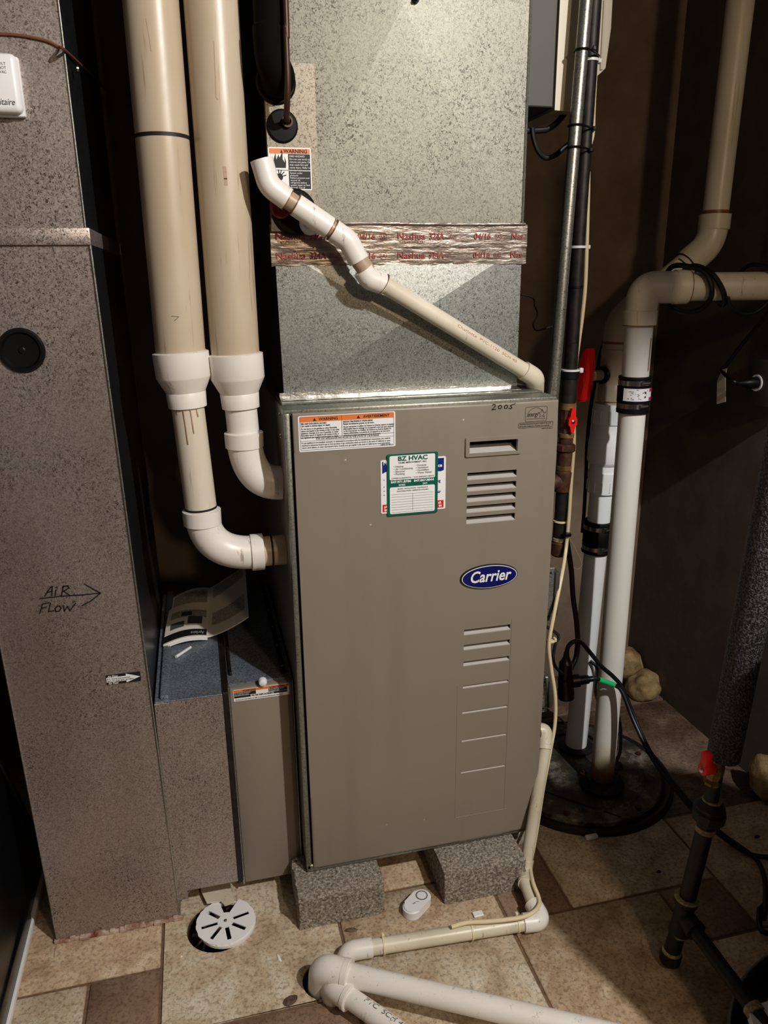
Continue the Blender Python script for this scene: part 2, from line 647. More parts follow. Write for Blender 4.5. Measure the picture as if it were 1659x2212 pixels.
tiles = [
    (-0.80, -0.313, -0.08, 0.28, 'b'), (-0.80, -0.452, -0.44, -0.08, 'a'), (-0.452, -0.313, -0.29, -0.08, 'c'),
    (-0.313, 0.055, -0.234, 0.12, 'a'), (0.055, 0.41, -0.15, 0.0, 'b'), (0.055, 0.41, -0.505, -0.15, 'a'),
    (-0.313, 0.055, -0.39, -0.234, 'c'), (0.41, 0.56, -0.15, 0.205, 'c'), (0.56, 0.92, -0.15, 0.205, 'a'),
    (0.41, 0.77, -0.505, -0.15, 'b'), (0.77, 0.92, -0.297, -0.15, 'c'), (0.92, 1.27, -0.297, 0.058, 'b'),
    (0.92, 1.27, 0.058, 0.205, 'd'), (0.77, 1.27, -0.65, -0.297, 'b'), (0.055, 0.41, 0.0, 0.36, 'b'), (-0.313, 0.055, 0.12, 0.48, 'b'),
    (0.41, 0.56, 0.205, 0.36, 'd'), (0.56, 0.92, 0.205, 0.56, 'd'), (0.92, 1.27, 0.205, 0.56, 'd'), (0.41, 0.77, 0.56, 0.80, 'd'), (0.77, 1.27, 0.56, 0.80, 'd'),  # back-right tiles use the stone with shade in its colour
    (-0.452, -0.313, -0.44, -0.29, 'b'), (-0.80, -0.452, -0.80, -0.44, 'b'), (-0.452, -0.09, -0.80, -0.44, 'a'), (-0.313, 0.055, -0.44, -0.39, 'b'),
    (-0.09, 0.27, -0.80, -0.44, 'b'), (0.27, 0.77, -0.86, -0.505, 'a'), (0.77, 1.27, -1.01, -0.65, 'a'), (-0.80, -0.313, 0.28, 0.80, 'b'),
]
# fix the strip that would overlap the large tile in front
tiles = [t for t in tiles if t != (-0.09, 0.27, -0.80, -0.44, 'b')] + [(-0.09, 0.27, -0.80, -0.505, 'b'), (-0.313, 0.055, -0.44, -0.39, 'b')]
tiles = list(dict.fromkeys(tiles))
g = 0.0035
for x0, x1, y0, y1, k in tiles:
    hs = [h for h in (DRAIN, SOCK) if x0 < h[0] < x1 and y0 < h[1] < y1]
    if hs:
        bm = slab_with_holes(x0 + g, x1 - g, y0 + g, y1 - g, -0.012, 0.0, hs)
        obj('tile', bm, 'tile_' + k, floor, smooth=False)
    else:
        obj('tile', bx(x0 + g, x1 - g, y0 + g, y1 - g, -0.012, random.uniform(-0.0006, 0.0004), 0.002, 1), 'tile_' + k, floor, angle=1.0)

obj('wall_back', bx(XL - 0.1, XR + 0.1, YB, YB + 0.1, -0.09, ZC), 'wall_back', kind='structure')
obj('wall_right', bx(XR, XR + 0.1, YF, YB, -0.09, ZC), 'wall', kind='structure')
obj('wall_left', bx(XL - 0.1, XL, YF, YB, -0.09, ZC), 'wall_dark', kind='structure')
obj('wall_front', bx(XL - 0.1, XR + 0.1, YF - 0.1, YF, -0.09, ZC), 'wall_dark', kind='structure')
obj('ceiling', bx(XL - 0.1, XR + 0.1, YF - 0.1, YB + 0.1, ZC, ZC + 0.1), 'ceil', kind='structure')

# unseen beam under the ceiling, added to keep light off the right walls
obj('shadow_blocker_1', bx(0.912, XR, -1.32, -1.20, 2.075, ZC, 0.004), 'ceil', kind='structure', label='unseen beam added under the ceiling to shade the right walls')

# ================================================================== LEFT: black panel with white sill
t = thing('leaning_panel', 'black panel standing on a white strip at far left', 'panel', (-0.59, -0.3, 0))
pp = [(-0.592, -0.85, 0.016), (-0.592, 0.279, 0.016), (-0.592, 0.277, 0.05), (-0.5920, 0.0973, 0.4089), (-0.592, -0.25, 0.90), (-0.592, -0.85, 0.90)]
obj('panel_face', prism(B(), pp, (-0.012, 0, 0)), 'blackpanel', t)
ed = [(-0.5900, 0.2840, 0.0427), (-0.5900, 0.0907, 0.4131), (-0.590, -0.25, 0.90)]
obj('edge_rail', tb(ed, 0.006, 8), 'blackpanel', t)
obj('bottom_rail', bx(-0.600, -0.587, -0.85, 0.10, 0.016, 0.060, 0.003), 'blackpanel', t)
obj('sill_strip', bx(-0.600, -0.583, -0.85, 0.30, 0.0005, 0.016, 0.002), 'labelwhite', t, label='white strip along the floor')

# ================================================================== RETURN DUCT
YD = 0.037
DX0, DX1 = -0.528, -0.283
duct = thing('return_duct', 'tall grey galvanised return air duct with black round plug', 'duct', ((DX0 + DX1) / 2, 0.3, 0))


def duct_box(z0, z1, x0, x1, xb0=None, xb1=None):
    bm = B()
    xb0 = x0 if xb0 is None else xb0
    xb1 = x1 if xb1 is None else xb1
    v = [bm.verts.new(p) for p in ((xb0, YD, z0), (xb1, YD, z0), (xb1, 0.62, z0), (xb0, 0.62, z0), (x0, YD, z1), (x1, YD, z1), (x1, 0.62, z1), (x0, 0.62, z1))]
    for q in ((0, 1, 5, 4), (2, 3, 7, 6), (3, 0, 4, 7), (0, 3, 2, 1), (4, 5, 6, 7)):
        bm.faces.new([v[i] for i in q])
    f = bm.faces.new([v[i] for i in (1, 2, 6, 5)])
    f.material_index = 1  # right side gets the shade-darkened metal
    return bm


obj('duct_body', duct_box(0.004, 1.385, -0.545, -0.298, -0.528, -0.277), ['duct', 'shadeside'], duct, smooth=False)
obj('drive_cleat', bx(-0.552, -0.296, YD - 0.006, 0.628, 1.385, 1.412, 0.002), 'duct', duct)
obj('upper_duct', duct_box(1.412, ZC - 0.002, -0.550, -0.302), ['duct', 'shadeside'], duct, smooth=False)
# folded corner seam
obj('corner_seam', tb([(-0.2985, YD - 0.001, 1.385), (-0.2775, YD - 0.001, 0.01)], 0.0022, 6), 'conduit', duct)
obj('corner_seam', tb([(-0.3025, YD - 0.001, 1.412), (-0.3025, YD - 0.001, ZC - 0.003)], 0.0016, 6), 'zinc', duct)
obj('corner_seam', tb([(-0.5447, YD - 0.001, 1.385), (-0.5277, YD - 0.001, 0.01)], 0.0018, 6), 'conduit', duct)
pc = (-0.4253, 0.0370, 1.2205)
obj('round_plug', la((pc[0], YD + 0.004, pc[2]), (0, -1, 0), [(0, 0.037), (0.006, 0.037), (0.010, 0.034), (0.010, 0.030), (0.006, 0.027), (0.005, 0.006), (0.0065, 0.004), (0.0065, 0.0)], 36), 'black', duct, label='black round plastic plug')
ink = strokes(B(), [
    [(-0.4483, 0.0365, 0.7811), (-0.4423, 0.0365, 0.7905), (-0.4367, 0.0365, 0.7971), (-0.4334, 0.0365, 0.7986), (-0.4364, 0.0365, 0.7816)], [(-0.4435, 0.0365, 0.7879), (-0.4346, 0.0365, 0.7896)], [(-0.4280, 0.0365, 0.7916), (-0.4309, 0.0365, 0.7809)], [(-0.4265, 0.0365, 0.7969), (-0.4259, 0.0365, 0.7950)],
    [(-0.4201, 0.0365, 0.7788), (-0.4145, 0.0365, 0.7974)], [(-0.4163, 0.0365, 0.7958), (-0.4074, 0.0365, 0.7975), (-0.4056, 0.0365, 0.7927), (-0.4158, 0.0365, 0.7875), (-0.4059, 0.0365, 0.7780)],
    [(-0.4574, 0.0365, 0.7776), (-0.4226, 0.0365, 0.7781), (-0.3828, 0.0365, 0.7763), (-0.3528, 0.0365, 0.7766)], [(-0.3779, 0.0365, 0.7970), (-0.3655, 0.0365, 0.7864), (-0.3528, 0.0365, 0.7766), (-0.3707, 0.0365, 0.7628), (-0.3877, 0.0365, 0.7555)],
    [(-0.4614, 0.0365, 0.7486), (-0.4543, 0.0365, 0.7662), (-0.4430, 0.0365, 0.7676)], [(-0.4569, 0.0365, 0.7582), (-0.4480, 0.0365, 0.7599)], [(-0.4408, 0.0365, 0.7665), (-0.4461, 0.0365, 0.7504), (-0.4364, 0.0365, 0.7511)],
    [(-0.4298, 0.0365, 0.7596), (-0.4344, 0.0365, 0.7546), (-0.4335, 0.0365, 0.7489), (-0.4279, 0.0365, 0.7492), (-0.4241, 0.0365, 0.7543), (-0.4258, 0.0365, 0.7591), (-0.4298, 0.0365, 0.7596)], [(-0.4194, 0.0365, 0.7593), (-0.4193, 0.0365, 0.7481), (-0.4126, 0.0365, 0.7566), (-0.4096, 0.0365, 0.7479), (-0.3983, 0.0365, 0.7614)]], 0.0021)
obj('marker_writing', ink, 'ink', duct, smooth=False, label='handwritten AIR FLOW with an arrow')
# printed air flow sticker
s0, s1 = (-0.3637, 0.0365, 0.5880), (-0.2998, 0.0365, 0.6036)
sx0, sx1, sz0, sz1 = s0[0], s1[0], (-0.3631, 0.0365, 0.5859)[2], (-0.3607, 0.0365, 0.6065)[2]
stk = obj('airflow_sticker', plate(sx0, sx1, sz0, sz1, YD - 0.0008, 0.0008, 0.002), 'ink', duct, label='black sticker with a white arrow')
zm = (sz0 + sz1) / 2
w = sx1 - sx0
arrow = [(sx0 + 0.001, zm - 0.005), (sx0 + w * 0.58, zm - 0.005), (sx0 + w * 0.58, zm - 0.0095), (sx1 - 0.001, zm), (sx0 + w * 0.58, zm + 0.0095), (sx0 + w * 0.58, zm + 0.005), (sx0 + 0.001, zm + 0.005)]
obj('arrow_print', prism(B(), [(a, YD - 0.0008, b) for a, b in arrow], (0, -0.0003, 0)), 'labelwhite', stk, smooth=False)
obj('sticker_text', merge([ftext('Air Flow', 0.0052, sx0 + 0.004, YD - 0.0012, sz1 - 0.0048, bold=0.0001), ftext('Air Flow', 0.0052, sx0 + 0.004, YD - 0.0012, sz0 + 0.001, bold=0.0001)]), 'labelwhite', stk, smooth=False)
obj('sticker_print', merge([ftext('B.Z. Home Improvement', 0.0042, sx0 + 0.002, YD - 0.0013, zm + 0.0004), ftext('(847) 971-8780 (847) 867-8844', 0.0038, sx0 + 0.002, YD - 0.0013, zm - 0.0040)]), 'ink', stk, smooth=False)
cb = B()
random.seed(3)
for i in range(26):
    xx = -0.528 + 0.251 * i / 25
    box(cb, xx - 0.006, xx + 0.006, YD - 0.004 - random.uniform(0, 0.004), YD + 0.004, 0.0005, random.uniform(0.006, 0.012), 0.0015, 1)
obj('caulk_bead', cb, 'caulk', duct, label='rusty caulk along the duct foot')
obj('sheet_screw', la((-0.293, 0.10, 1.655), (1, 0, 0), [(0, 0.006), (0.003, 0.005), (0.004, 0)], 12), 'chrome', duct)

# white control box on the duct
hb = thing('control_box', 'white plastic control box on the upper return duct', 'control box', (-0.49, 0.03, 1.57))
h1 = (-0.3689, 0.0300, 1.5721)
zt = (-0.3674, 0.0300, 1.6523)[2]
obj('housing', bx(h1[0] - 0.13, h1[0], 0.008, YD - 0.0005, h1[2], zt, 0.008, 3), 'white', hb)
obj('housing_back', bx(h1[0] - 0.128, h1[0] + 0.001, 0.024, YD - 0.0003, h1[2] - 0.003, zt - 0.001, 0.003, 2), 'white', hb)
obj('lettering', ftext('nitaire', 0.0125, h1[0] - 0.009, 0.0078, h1[2] + 0.010, align='RIGHT', shear=0.3, width=0.026), 'ink', hb, smooth=False)
obj('fine_print', merge([ftext(s, 0.0052, h1[0] - 0.014, 0.0078, zt - 0.017 - 0.0055 * i, align='RIGHT') for i, s in enumerate(['HIGH VOLT', 'DO NOT', 'USE 24 VAC'])]), 'zinc', hb, smooth=False)
# thin wire over the duct
wr = catmull([(-0.4084, 0.0340, 1.6816), (-0.3640, 0.0340, 1.6816), (-0.3259, 0.0340, 1.6762), (-0.3086, 0.0340, 1.6685)] + [(-0.3000, 0.0241, 1.6627), (-0.2970, 0.3210, 1.7007), (-0.2960, 0.8479, 1.7688), (-0.2920, 1.1639, 1.8128), (-0.2600, 1.0542, 1.7722)])
obj('thin_wire', tb(wr, 0.0022, 8), 'orangewire', label='thin brown wire drooping across the upper return duct', cat='wire')

# ================================================================== RETURN BOOT + FILTER CABINET
YBT = 0.042
boot = thing('return_boot', 'grey galvanised duct section between return duct and filter cabinet', 'duct', (-0.21, 0.3, 0.09))
bm = bx(-0.281, -0.139, YBT, 0.60, 0.066, 0.528)
obj('boot_body', bm, 'duct', boot, smooth=False)
obj('front_flange', bx(-0.282, -0.257, YBT - 0.003, YBT + 0.0005, 0.046, 0.529, 0.001, 1), 'duct', boot)
obj('top_sheet', bx(-0.281, -0.140, YBT, 0.60, 0.5282, 0.5305, 0.0008, 1), 'boottop', boot)
obj('top_fold', bx(-0.270, -0.254, YBT + 0.01, 0.60, 0.5305, 0.5385, 0.002, 2), 'boottop', boot)
obj('end_seam', bx(-0.149, -0.137, YBT - 0.002, 0.60, 0.066, 0.5335, 0.0015, 1), 'iron', boot)
obj('flange_curl', tb([(-0.280, YBT + 0.004, 0.048), (-0.272, YBT + 0.004, 0.042), (-0.258, YBT + 0.010, 0.052), (-0.248, YBT + 0.010, 0.066)], 0.003, 6), 'duct', boot)

flt = thing('filter_cabinet', 'taupe filter cabinet with orange warning label beside the furnace', 'filter cabinet', (-0.07, 0.3, 0.08))
CYF = 0.068
obj('cabinet_body', bx(-0.136, -0.004, CYF + 0.016, 0.60, 0.044, 0.527), 'boottop', flt, smooth=False)
obj('cover', bx(-0.134, -0.006, CYF, CYF + 0.018, 0.034, 0.524, 0.003, 2), 'paint', flt)
obj('cover_edge', bx(-0.1385, -0.134, CYF - 0.001, CYF + 0.02, 0.032, 0.527, 0.001, 1), 'conduit', flt)
obj('cover_edge', bx(-0.006, -0.0035, CYF - 0.001, CYF + 0.02, 0.032, 0.527, 0.001, 1), 'conduit', flt)
obj('seam_rail', bx(-0.131, -0.126, CYF + 0.05, 0.60, 0.527, 0.535, 0.001, 1), 'iron', flt)
obj('seam_rail', bx(-0.024, -0.014, CYF + 0.03, 0.60, 0.527, 0.535, 0.001, 1), 'iron', flt)
for k in range(5):
    obj('screw', la((-0.019, 0.12 + 0.1 * k, 0.534), Z, [(0, 0.004), (0.002, 0.0035), (0.003, 0)], 10), 'chrome', flt)
kx = (-0.0658, 0.0600, 0.5347)
obj('knob', la((kx[0], CYF + 0.002, kx[2] - 0.002), (0, -1, 0), [(0, 0.009), (0.006, 0.009), (0.010, 0.0075), (0.012, 0.004), (0.0125, 0)], 24), 'white', flt, label='white round knob')
lz0, lz1 = 0.4945, 0.5210
lab = obj('warning_label', plate(-0.127, -0.012, lz0, lz1, CYF - 0.0008, 0.0008, 0.002), 'labelwhite', flt, label='orange, black and white warning label')
obj('label_band', plate(-0.126, -0.013, 0.5150, 0.5205, CYF - 0.0011, 0.0004), 'orange', lab, smooth=False)
obj('label_block', plate(-0.126, -0.081, 0.5070, 0.5145, CYF - 0.0011, 0.0004), 'ink', lab, smooth=False)
obj('label_block', plate(-0.055, -0.016, 0.5070, 0.5145, CYF - 0.0011, 0.0004), 'ink', lab, smooth=False)
obj('label_block', plate(-0.126, -0.092, 0.5020, 0.5063, CYF - 0.0011, 0.0004), 'ink', lab, smooth=False)
obj('label_block', plate(-0.044, -0.016, 0.5020, 0.5063, CYF - 0.0011, 0.0004), 'ink', lab, smooth=False)
obj('label_text', merge([ftext('WARNING', 0.0056, -0.108, CYF - 0.0013, 0.5157, bold=0.0001), ftext('AVERTISSEMENT', 0.0052, -0.053, CYF - 0.0013, 0.5157, bold=0.0001),
    ftext('FILTER REPLACEMENT', 0.0048, -0.0900, CYF - 0.0013, 0.5025, bold=0.0001), ftext('Contact your local dealer or refer to the furnace literature for filter sizes', 0.0033, -0.124, CYF - 0.0013, 0.4970)]), 'ink', lab, smooth=False)
obj('label_print', merge([ftext(s, 0.0028, -0.125, CYF - 0.0014, 0.5119 - 0.0034 * i) for i, s in enumerate(['Do not operate unit without', 'filter access door in place'])] + [ftext(s, 0.0028, -0.054, CYF - 0.0014, 0.5119 - 0.0034 * i) for i, s in enumerate(['Ne pas utiliser cet appareil', 'sans porte en place'])]), 'labelwhite', lab, smooth=False)

# manual lying open on the boot
man = thing('instruction_manual', 'open black and white printed manual on top of the filter cabinet', 'booklet', (-0.17, 0.42, 0.545))
mo, mu, mv = V((-0.270, 0.275, 0)), V((0.098, 0.018, 0)), V((0.012, 0.285, 0))


def msurf(u, v, lift=0.0):
    """u 0..2 across the two pages, v 0..1 away from the camera"""
    p = mo + mu * u + mv * v
    if u < 1:
        z = 0.534 + 0.012 * math.sin(math.pi * min(u, 1.0)) * (0.6 + 0.4 * v) + 0.002
    else:
        z = 0.534 + 0.002 + 0.034 * (u - 1) ** 1.6 + 0.016 * v * (u - 1)
    z += 0.006 * math.sin(v * 5 + u * 2) * (0.3 + v) + 0.004
    return Vector((p.x, p.y, z + lift))


def msheet(u0, u1, v0, v1, lift, th, nu=12, nv=12):
    bm = B()
    a = [[bm.verts.new(msurf(u0 + (u1 - u0) * i / nu, v0 + (v1 - v0) * j / nv, lift)) for j in range(nv + 1)] for i in range(nu + 1)]
    b = [[bm.verts.new(msurf(u0 + (u1 - u0) * i / nu, v0 + (v1 - v0) * j / nv, lift - th)) for j in range(nv + 1)] for i in range(nu + 1)]
    for i in range(nu):
        for j in range(nv):
            bm.faces.new((a[i][j], a[i + 1][j], a[i + 1][j + 1], a[i][j + 1]))
            bm.faces.new((b[i][j], b[i][j + 1], b[i + 1][j + 1], b[i + 1][j]))
    for i in range(nu):
        bm.faces.new((a[i][0], b[i][0], b[i + 1][0], a[i + 1][0]))
        bm.faces.new((a[i][nv], a[i + 1][nv], b[i + 1][nv], b[i][nv]))
    for j in range(nv):
        bm.faces.new((a[0][j], a[0][j + 1], b[0][j + 1], b[0][j]))
        bm.faces.new((a[nu][j], b[nu][j], b[nu][j + 1], a[nu][j + 1]))
    return bm


pgL = obj('left_page', msheet(0, 1, 0, 1, 0, 0.0035), 'paper', man, angle=1.0)
pgR = obj('right_page', msheet(1.0, 2, 0, 1, -0.001, 0.003), 'paper', man, angle=1.0)
obj('page_edges', msheet(0.02, 1.0, -0.02, 0.9, -0.004, 0.003), 'labelwhite', man, angle=1.0)
obj('cover_band', msheet(0.0, 0.98, 0.02, 0.13, 0.0006, 0.0004, 10, 3), 'ink', pgL, angle=1.0)


def mtext(s, size, u, v, w):
    # the booklet lies upside down as the camera sees it
    bm = text_bm(s, size, (0, 0, 0), X, Z, width=w, ext=0.0001)
    for q in bm.verts:
        x_, z_ = q.co.x, q.co.z
        q.co = msurf(u - x_ / 0.1, v - z_ / 0.285, 0.0009)
    return bm


obj('cover_title', mtext('Aprilaire', 0.020, 0.92, 0.085, 0.030), 'labelwhite', pgL, smooth=False)
random.seed(11)
words = 'installation and operating instructions for the whole house humidifier with automatic digital control see the wiring diagram before applying power to the unit check water supply'.split()
lines = []
for i in range(22):
    lines.append(mtext(' '.join(random.sample(words, 6)), 0.0085, 0.95, 0.95 - i * 0.018 - (0.16 if i > 12 else 0), 0.085))
obj('printed_lines', merge(lines), 'ink', pgL, smooth=False)
pics = [msheet(0.12, 0.44, 0.20, 0.31, 0.0006, 0.0003, 4, 4), msheet(0.52, 0.86, 0.24, 0.40, 0.0006, 0.0003, 4, 4), msheet(0.35, 0.6, 0.42, 0.52, 0.0006, 0.0003, 4, 4)]
obj('printed_pictures', merge(pics), 'zinc', pgL, angle=1.0)
lines = []
for i in range(24):
    lines.append(mtext(' '.join(random.sample(words, 6)), 0.0085, 1.92, 0.96 - i * 0.02 - (0.30 if i > 9 else 0), 0.082))
obj('printed_lines', merge(lines), 'ink', pgR, smooth=False)
obj('plastic_stick', tb([(-0.2419, 0.2207, 0.5350), (-0.2100, 0.2598, 0.5350)], [0.0035, 0.003], 8), 'white', label='short white plastic stick in front of the open manual', cat='stick')

# ================================================================== FURNACE
W, ZB, ZT = 0.533, 0.09, 1.103
fur = thing('furnace', 'taupe gas furnace cabinet with louvred door and blue oval logo', 'furnace', (W / 2, 0.36, ZB))
# casing: open shell behind the door so the louvres look into a dark inside
cas = B()
box(cas, 0.0, 0.012, 0.018, 0.72, ZB, ZT - 0.004)
box(cas, W - 0.012, W, 0.018, 0.72, ZB, ZT - 0.004)
box(cas, 0.012, W - 0.012, 0.70, 0.72, ZB, ZT - 0.004)
box(cas, 0.0, W, 0.018, 0.72, ZB - 0.003, ZB + 0.012)
obj('casing', cas, 'paint', fur, smooth=False)
obj('inner_panel', bx(0.012, W - 0.012, 0.10, 0.12, ZB + 0.012, ZT - 0.02), 'dusk', fur, smooth=False)
obj('top_plate', bx(-0.002, W + 0.002, 0.010, 0.722, ZT - 0.012, ZT, 0.003, 2), 'zinc', fur)
obj('top_flange', bx(0.002, W - 0.004, 0.062, 0.716, ZT, ZT + 0.004, 0.0015, 1), 'zinc', fur)
obj('corner_post', bx(-0.001, 0.010, 0.006, 0.020, ZB + 0.002, ZT - 0.006, 0.003, 2), 'zinc', fur)
obj('bottom_rail', bx(0.0, W, 0.006, 0.020, ZB - 0.004, ZB + 0.014, 0.002, 1), 'zinc', fur)
DX_0, DX_1, DZ_0, DZ_1 = 0.014, W + 0.002, ZB + 0.008, ZT - 0.006
U = [(0.3484, 0.0000, 0.9639), (0.3487, 0.0000, 0.9509), (0.3485, 0.0000, 0.9406), (0.3487, 0.0000, 0.9279), (0.3480, 0.0000, 0.9186), (0.3483, 0.0000, 0.9058), (0.3485, 0.0000, 0.8963), (0.3487, 0.0000, 0.8838), (0.3480, 0.0000, 0.8743), (0.3483, 0.0000, 0.8608)]
LW = [(0.3471, 0.0000, 0.6287), (0.3474, 0.0000, 0.6176), (0.3468, 0.0000, 0.5937), (0.3470, 0.0000, 0.5829), (0.3466, 0.0000, 0.5549), (0.3468, 0.0000, 0.5457), (0.3467, 0.0000, 0.4979), (0.3468, 0.0000, 0.4924), (0.3468, 0.0000, 0.4351), (0.3469, 0.0000, 0.4311), (0.3461, 0.0000, 0.3647), (0.3461, 0.0000, 0.3614), (0.3455, 0.0000, 0.2840), (0.3455, 0.0000, 0.2810)]
XA, XB = (0.3486, 0.0000, 0.9133)[0], (0.4517, 0.0000, 0.9204)[0]
HA, HB = (0.3532, 0.0000, 1.0241), (0.4497, 0.0000, 1.0015)
holes = [(HA[2] + 0.002, HB[2] + 0.001)] + [(U[i][2], U[i + 1][2]) for i in range(0, 10, 2)] + [(LW[i][2], LW[i + 1][2]) for i in range(0, 14, 2)]
zs = [DZ_1]
for a, b in holes:
    zs += [a, b]
zs.append(DZ_0)
# door skin: one sheet with rectangular openings, turned edges all round
dm = B()
nx = [DX_0, XA, XB, DX_1]
TH = 0.0015
grid = [[dm.verts.new((x, 0.0, z)) for z in zs] for x in nx]
for i in range(3):
    for j in range(len(zs) - 1):
        if i == 1 and j % 2 == 1:
            continue
        dm.faces.new((grid[i][j], grid[i + 1][j], grid[i + 1][j + 1], grid[i][j + 1]))
bmesh.ops.recalc_face_normals(dm, faces=dm.faces[:])
bd = [e for e in dm.edges if e.is_boundary]
ex = bmesh.ops.extrude_edge_only(dm, edges=bd)
for v in [q for q in ex['geom'] if isinstance(q, bmesh.types.BMVert)]:
    inner = XA - 0.001 < v.co.x < XB + 0.001 and DZ_0 + 0.001 < v.co.z < DZ_1 - 0.001
    v.co.y += 0.004 if inner else 0.019
outer = [e for e in dm.edges if abs(e.verts[0].co.y) < 1e-5 and abs(e.verts[1].co.y) < 1e-5 and (
    all(abs(v.co.x - DX_0) < 1e-5 for v in e.verts) or all(abs(v.co.x - DX_1) < 1e-5 for v in e.verts) or all(abs(v.co.z - DZ_0) < 1e-5 for v in e.verts) or all(abs(v.co.z - DZ_1) < 1e-5 for v in e.verts))]
bmesh.ops.bevel(dm, geom=outer, offset=0.005, segments=3, affect='EDGES', profile=0.5)
door = obj('door', dm, 'paint', fur, angle=0.5)
# louvre lips: blades sloping back into the door below every opening
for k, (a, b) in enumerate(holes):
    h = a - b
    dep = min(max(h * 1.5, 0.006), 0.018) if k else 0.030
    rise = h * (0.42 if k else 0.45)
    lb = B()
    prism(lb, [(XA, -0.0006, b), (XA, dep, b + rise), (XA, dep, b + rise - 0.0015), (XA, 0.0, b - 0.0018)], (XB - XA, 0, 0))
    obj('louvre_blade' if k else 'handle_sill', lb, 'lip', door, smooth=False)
# handle bezel
bz0, bz1 = (0.3416, 0.0000, 0.9939), (0.4599, 0.0000, 1.0349)
hz = B()
ob = rrect(bz0[0], bz1[0], bz0[2] + 0.001, bz1[2] - 0.001, 0.003)
ib = rrect(XA + 0.002, XB - 0.002, holes[0][1], holes[0][0], 0.001)
of = [hz.verts.new((a, -0.0005, b)) for a, b in ob]
oo = [hz.verts.new((a + (0.0015 if a < (XA + XB) / 2 else -0.0015), -0.004, b + (0.0015 if b < holes[0][0] - 0.01 else -0.0015))) for a, b in ob]
ii = [hz.verts.new((a, -0.004, b)) for a, b in ib]
ij = [hz.verts.new((a, 0.004, b)) for a, b in ib]
nn_ = len(ob)
for k in range(nn_):
    k2 = (k + 1) % nn_
    for r1, r2 in ((of, oo), (oo, ii), (ii, ij)):
        hz.faces.new((r1[k], r1[k2], r2[k2], r2[k]))
obj('handle_bezel', hz, 'paint', fur, angle=0.4)
# raised rectangle pressed into the door around the lower louvres
obj('door_emboss', merge([tb([((0.4546, 0.0000, 0.6427)[0], 0.0002, LW[0][2] + 0.012), ((0.4546, 0.0000, 0.6427)[0], 0.0002, 0.165)], 0.0012, 6), tb([(XA - 0.012, 0.0002, 0.165), (XB + 0.010, 0.0002, 0.165)], 0.0012, 6), tb([(XA - 0.012, 0.0002, 0.50), (XA - 0.012, 0.0002, 0.165)], 0.0009, 6)]), 'paint', door)

# oval badge
bc = (0.3997, 0.0000, 0.7437)
ba, bb = 0.0625, 0.0262


def ellipse(a, b, y0, y1, a2=None, b2=None, n_=48):
    bm = B()
    r1 = [bm.verts.new((bc[0] + a * math.cos(2 * math.pi * k / n_), y0, bc[2] + b * math.sin(2 * math.pi * k / n_))) for k in range(n_)]
    r2 = [bm.verts.new((bc[0] + (a2 or a) * math.cos(2 * math.pi * k / n_), y1, bc[2] + (b2 or b) * math.sin(2 * math.pi * k / n_))) for k in range(n_)]
    for k in range(n_):
        bm.faces.new((r1[k], r1[(k + 1) % n_], r2[(k + 1) % n_], r2[k]))
    bm.faces.new(r2)
    bm.faces.new(r1[::-1])
    return bm


badge = obj('logo_badge', ellipse(ba, bb, 0.0, -0.004, ba * 0.985, bb * 0.97), 'ink', fur, label='blue oval logo badge with white lettering')
obj('badge_ring', ellipse(ba * 0.955, bb * 0.925, -0.004, -0.0046), 'labelwhite', badge)
obj('badge_face', ellipse(ba * 0.93, bb * 0.875, -0.0046, -0.0052), 'navy', badge)
obj('badge_lettering', ftext('Carrier', 0.034, bc[0], -0.0054, bc[2] - 0.0095, align='CENTER', shear=0.22, bold=0.0006, width=0.088), 'labelwhite', badge, smooth=False)

# warning label top left
wx0, wx1, wz0, wz1 = 0.0235, 0.2045, 1.0265, 1.0925
wl = obj('warning_label', plate(wx0, wx1, wz0, wz1, -0.0005, 0.0005, 0.003), 'labelwhite', fur, label='white warning label with orange heading')
obj('label_band', plate(wx0 + 0.003, wx1 - 0.003, wz1 - 0.0115, wz1 - 0.002, -0.0008, 0.0003), 'orange', wl, smooth=False)
wxm = wx0 + 0.080
rules = merge([plate(wxm - 0.0003, wxm + 0.0003, wz0 + 0.026, wz1 - 0.002, -0.0010, 0.0003), plate(wx0 + 0.003, wx1 - 0.003, wz0 + 0.0258, wz0 + 0.0263, -0.0010, 0.0003), plate(wx0 + 0.003, wx1 - 0.003, wz0 + 0.0195, wz0 + 0.0199, -0.0010, 0.0003),
    strokes(B(), [[(a, -0.0006, b) for a, b in rrect(wx0 + 0.003, wx1 - 0.003, wz0 + 0.003, wz1 - 0.002, 0.002) + [rrect(wx0 + 0.003, wx1 - 0.003, wz0 + 0.003, wz1 - 0.002, 0.002)[0]]]], 0.0005)])
tri = lambda x, z, s: prism(B(), [(x - s, -0.0008, z), (x + s, -0.0008, z), (x, -0.0008, z + 1.7 * s)], (0, -0.0003, 0))
L1 = ['FIRE AND EXPLOSION HAZARD', 'Can result in serious injury or death.', 'Do not store or use gasoline or other flammable', 'vapors and liquids in the vicinity of this or any other', 'appliance. Storage of or use of gasoline or other', 'flammable vapors or liquids in the vicinity of this or', 'any appliance can result in serious injury or death.']
L2 = ["RISQUE D'INCENDIE ET D'EXPLOSION", 'Risque de blessures graves ou de mort.', "Ne pas entreposer ni utiliser de l'essence ni d'autres vapeurs ou liquides", 'inflammables dans le voisinage de cet appareil, ni de tout autre appareil.', "Le fait d'entreposer ou d'utiliser de l'essence ou d'autres liquides ou", 'vapeurs inflammables a proximite de cet appareil ou de tout autre', 'appareil peut causer des blessures graves ou la mort.']
tx = []
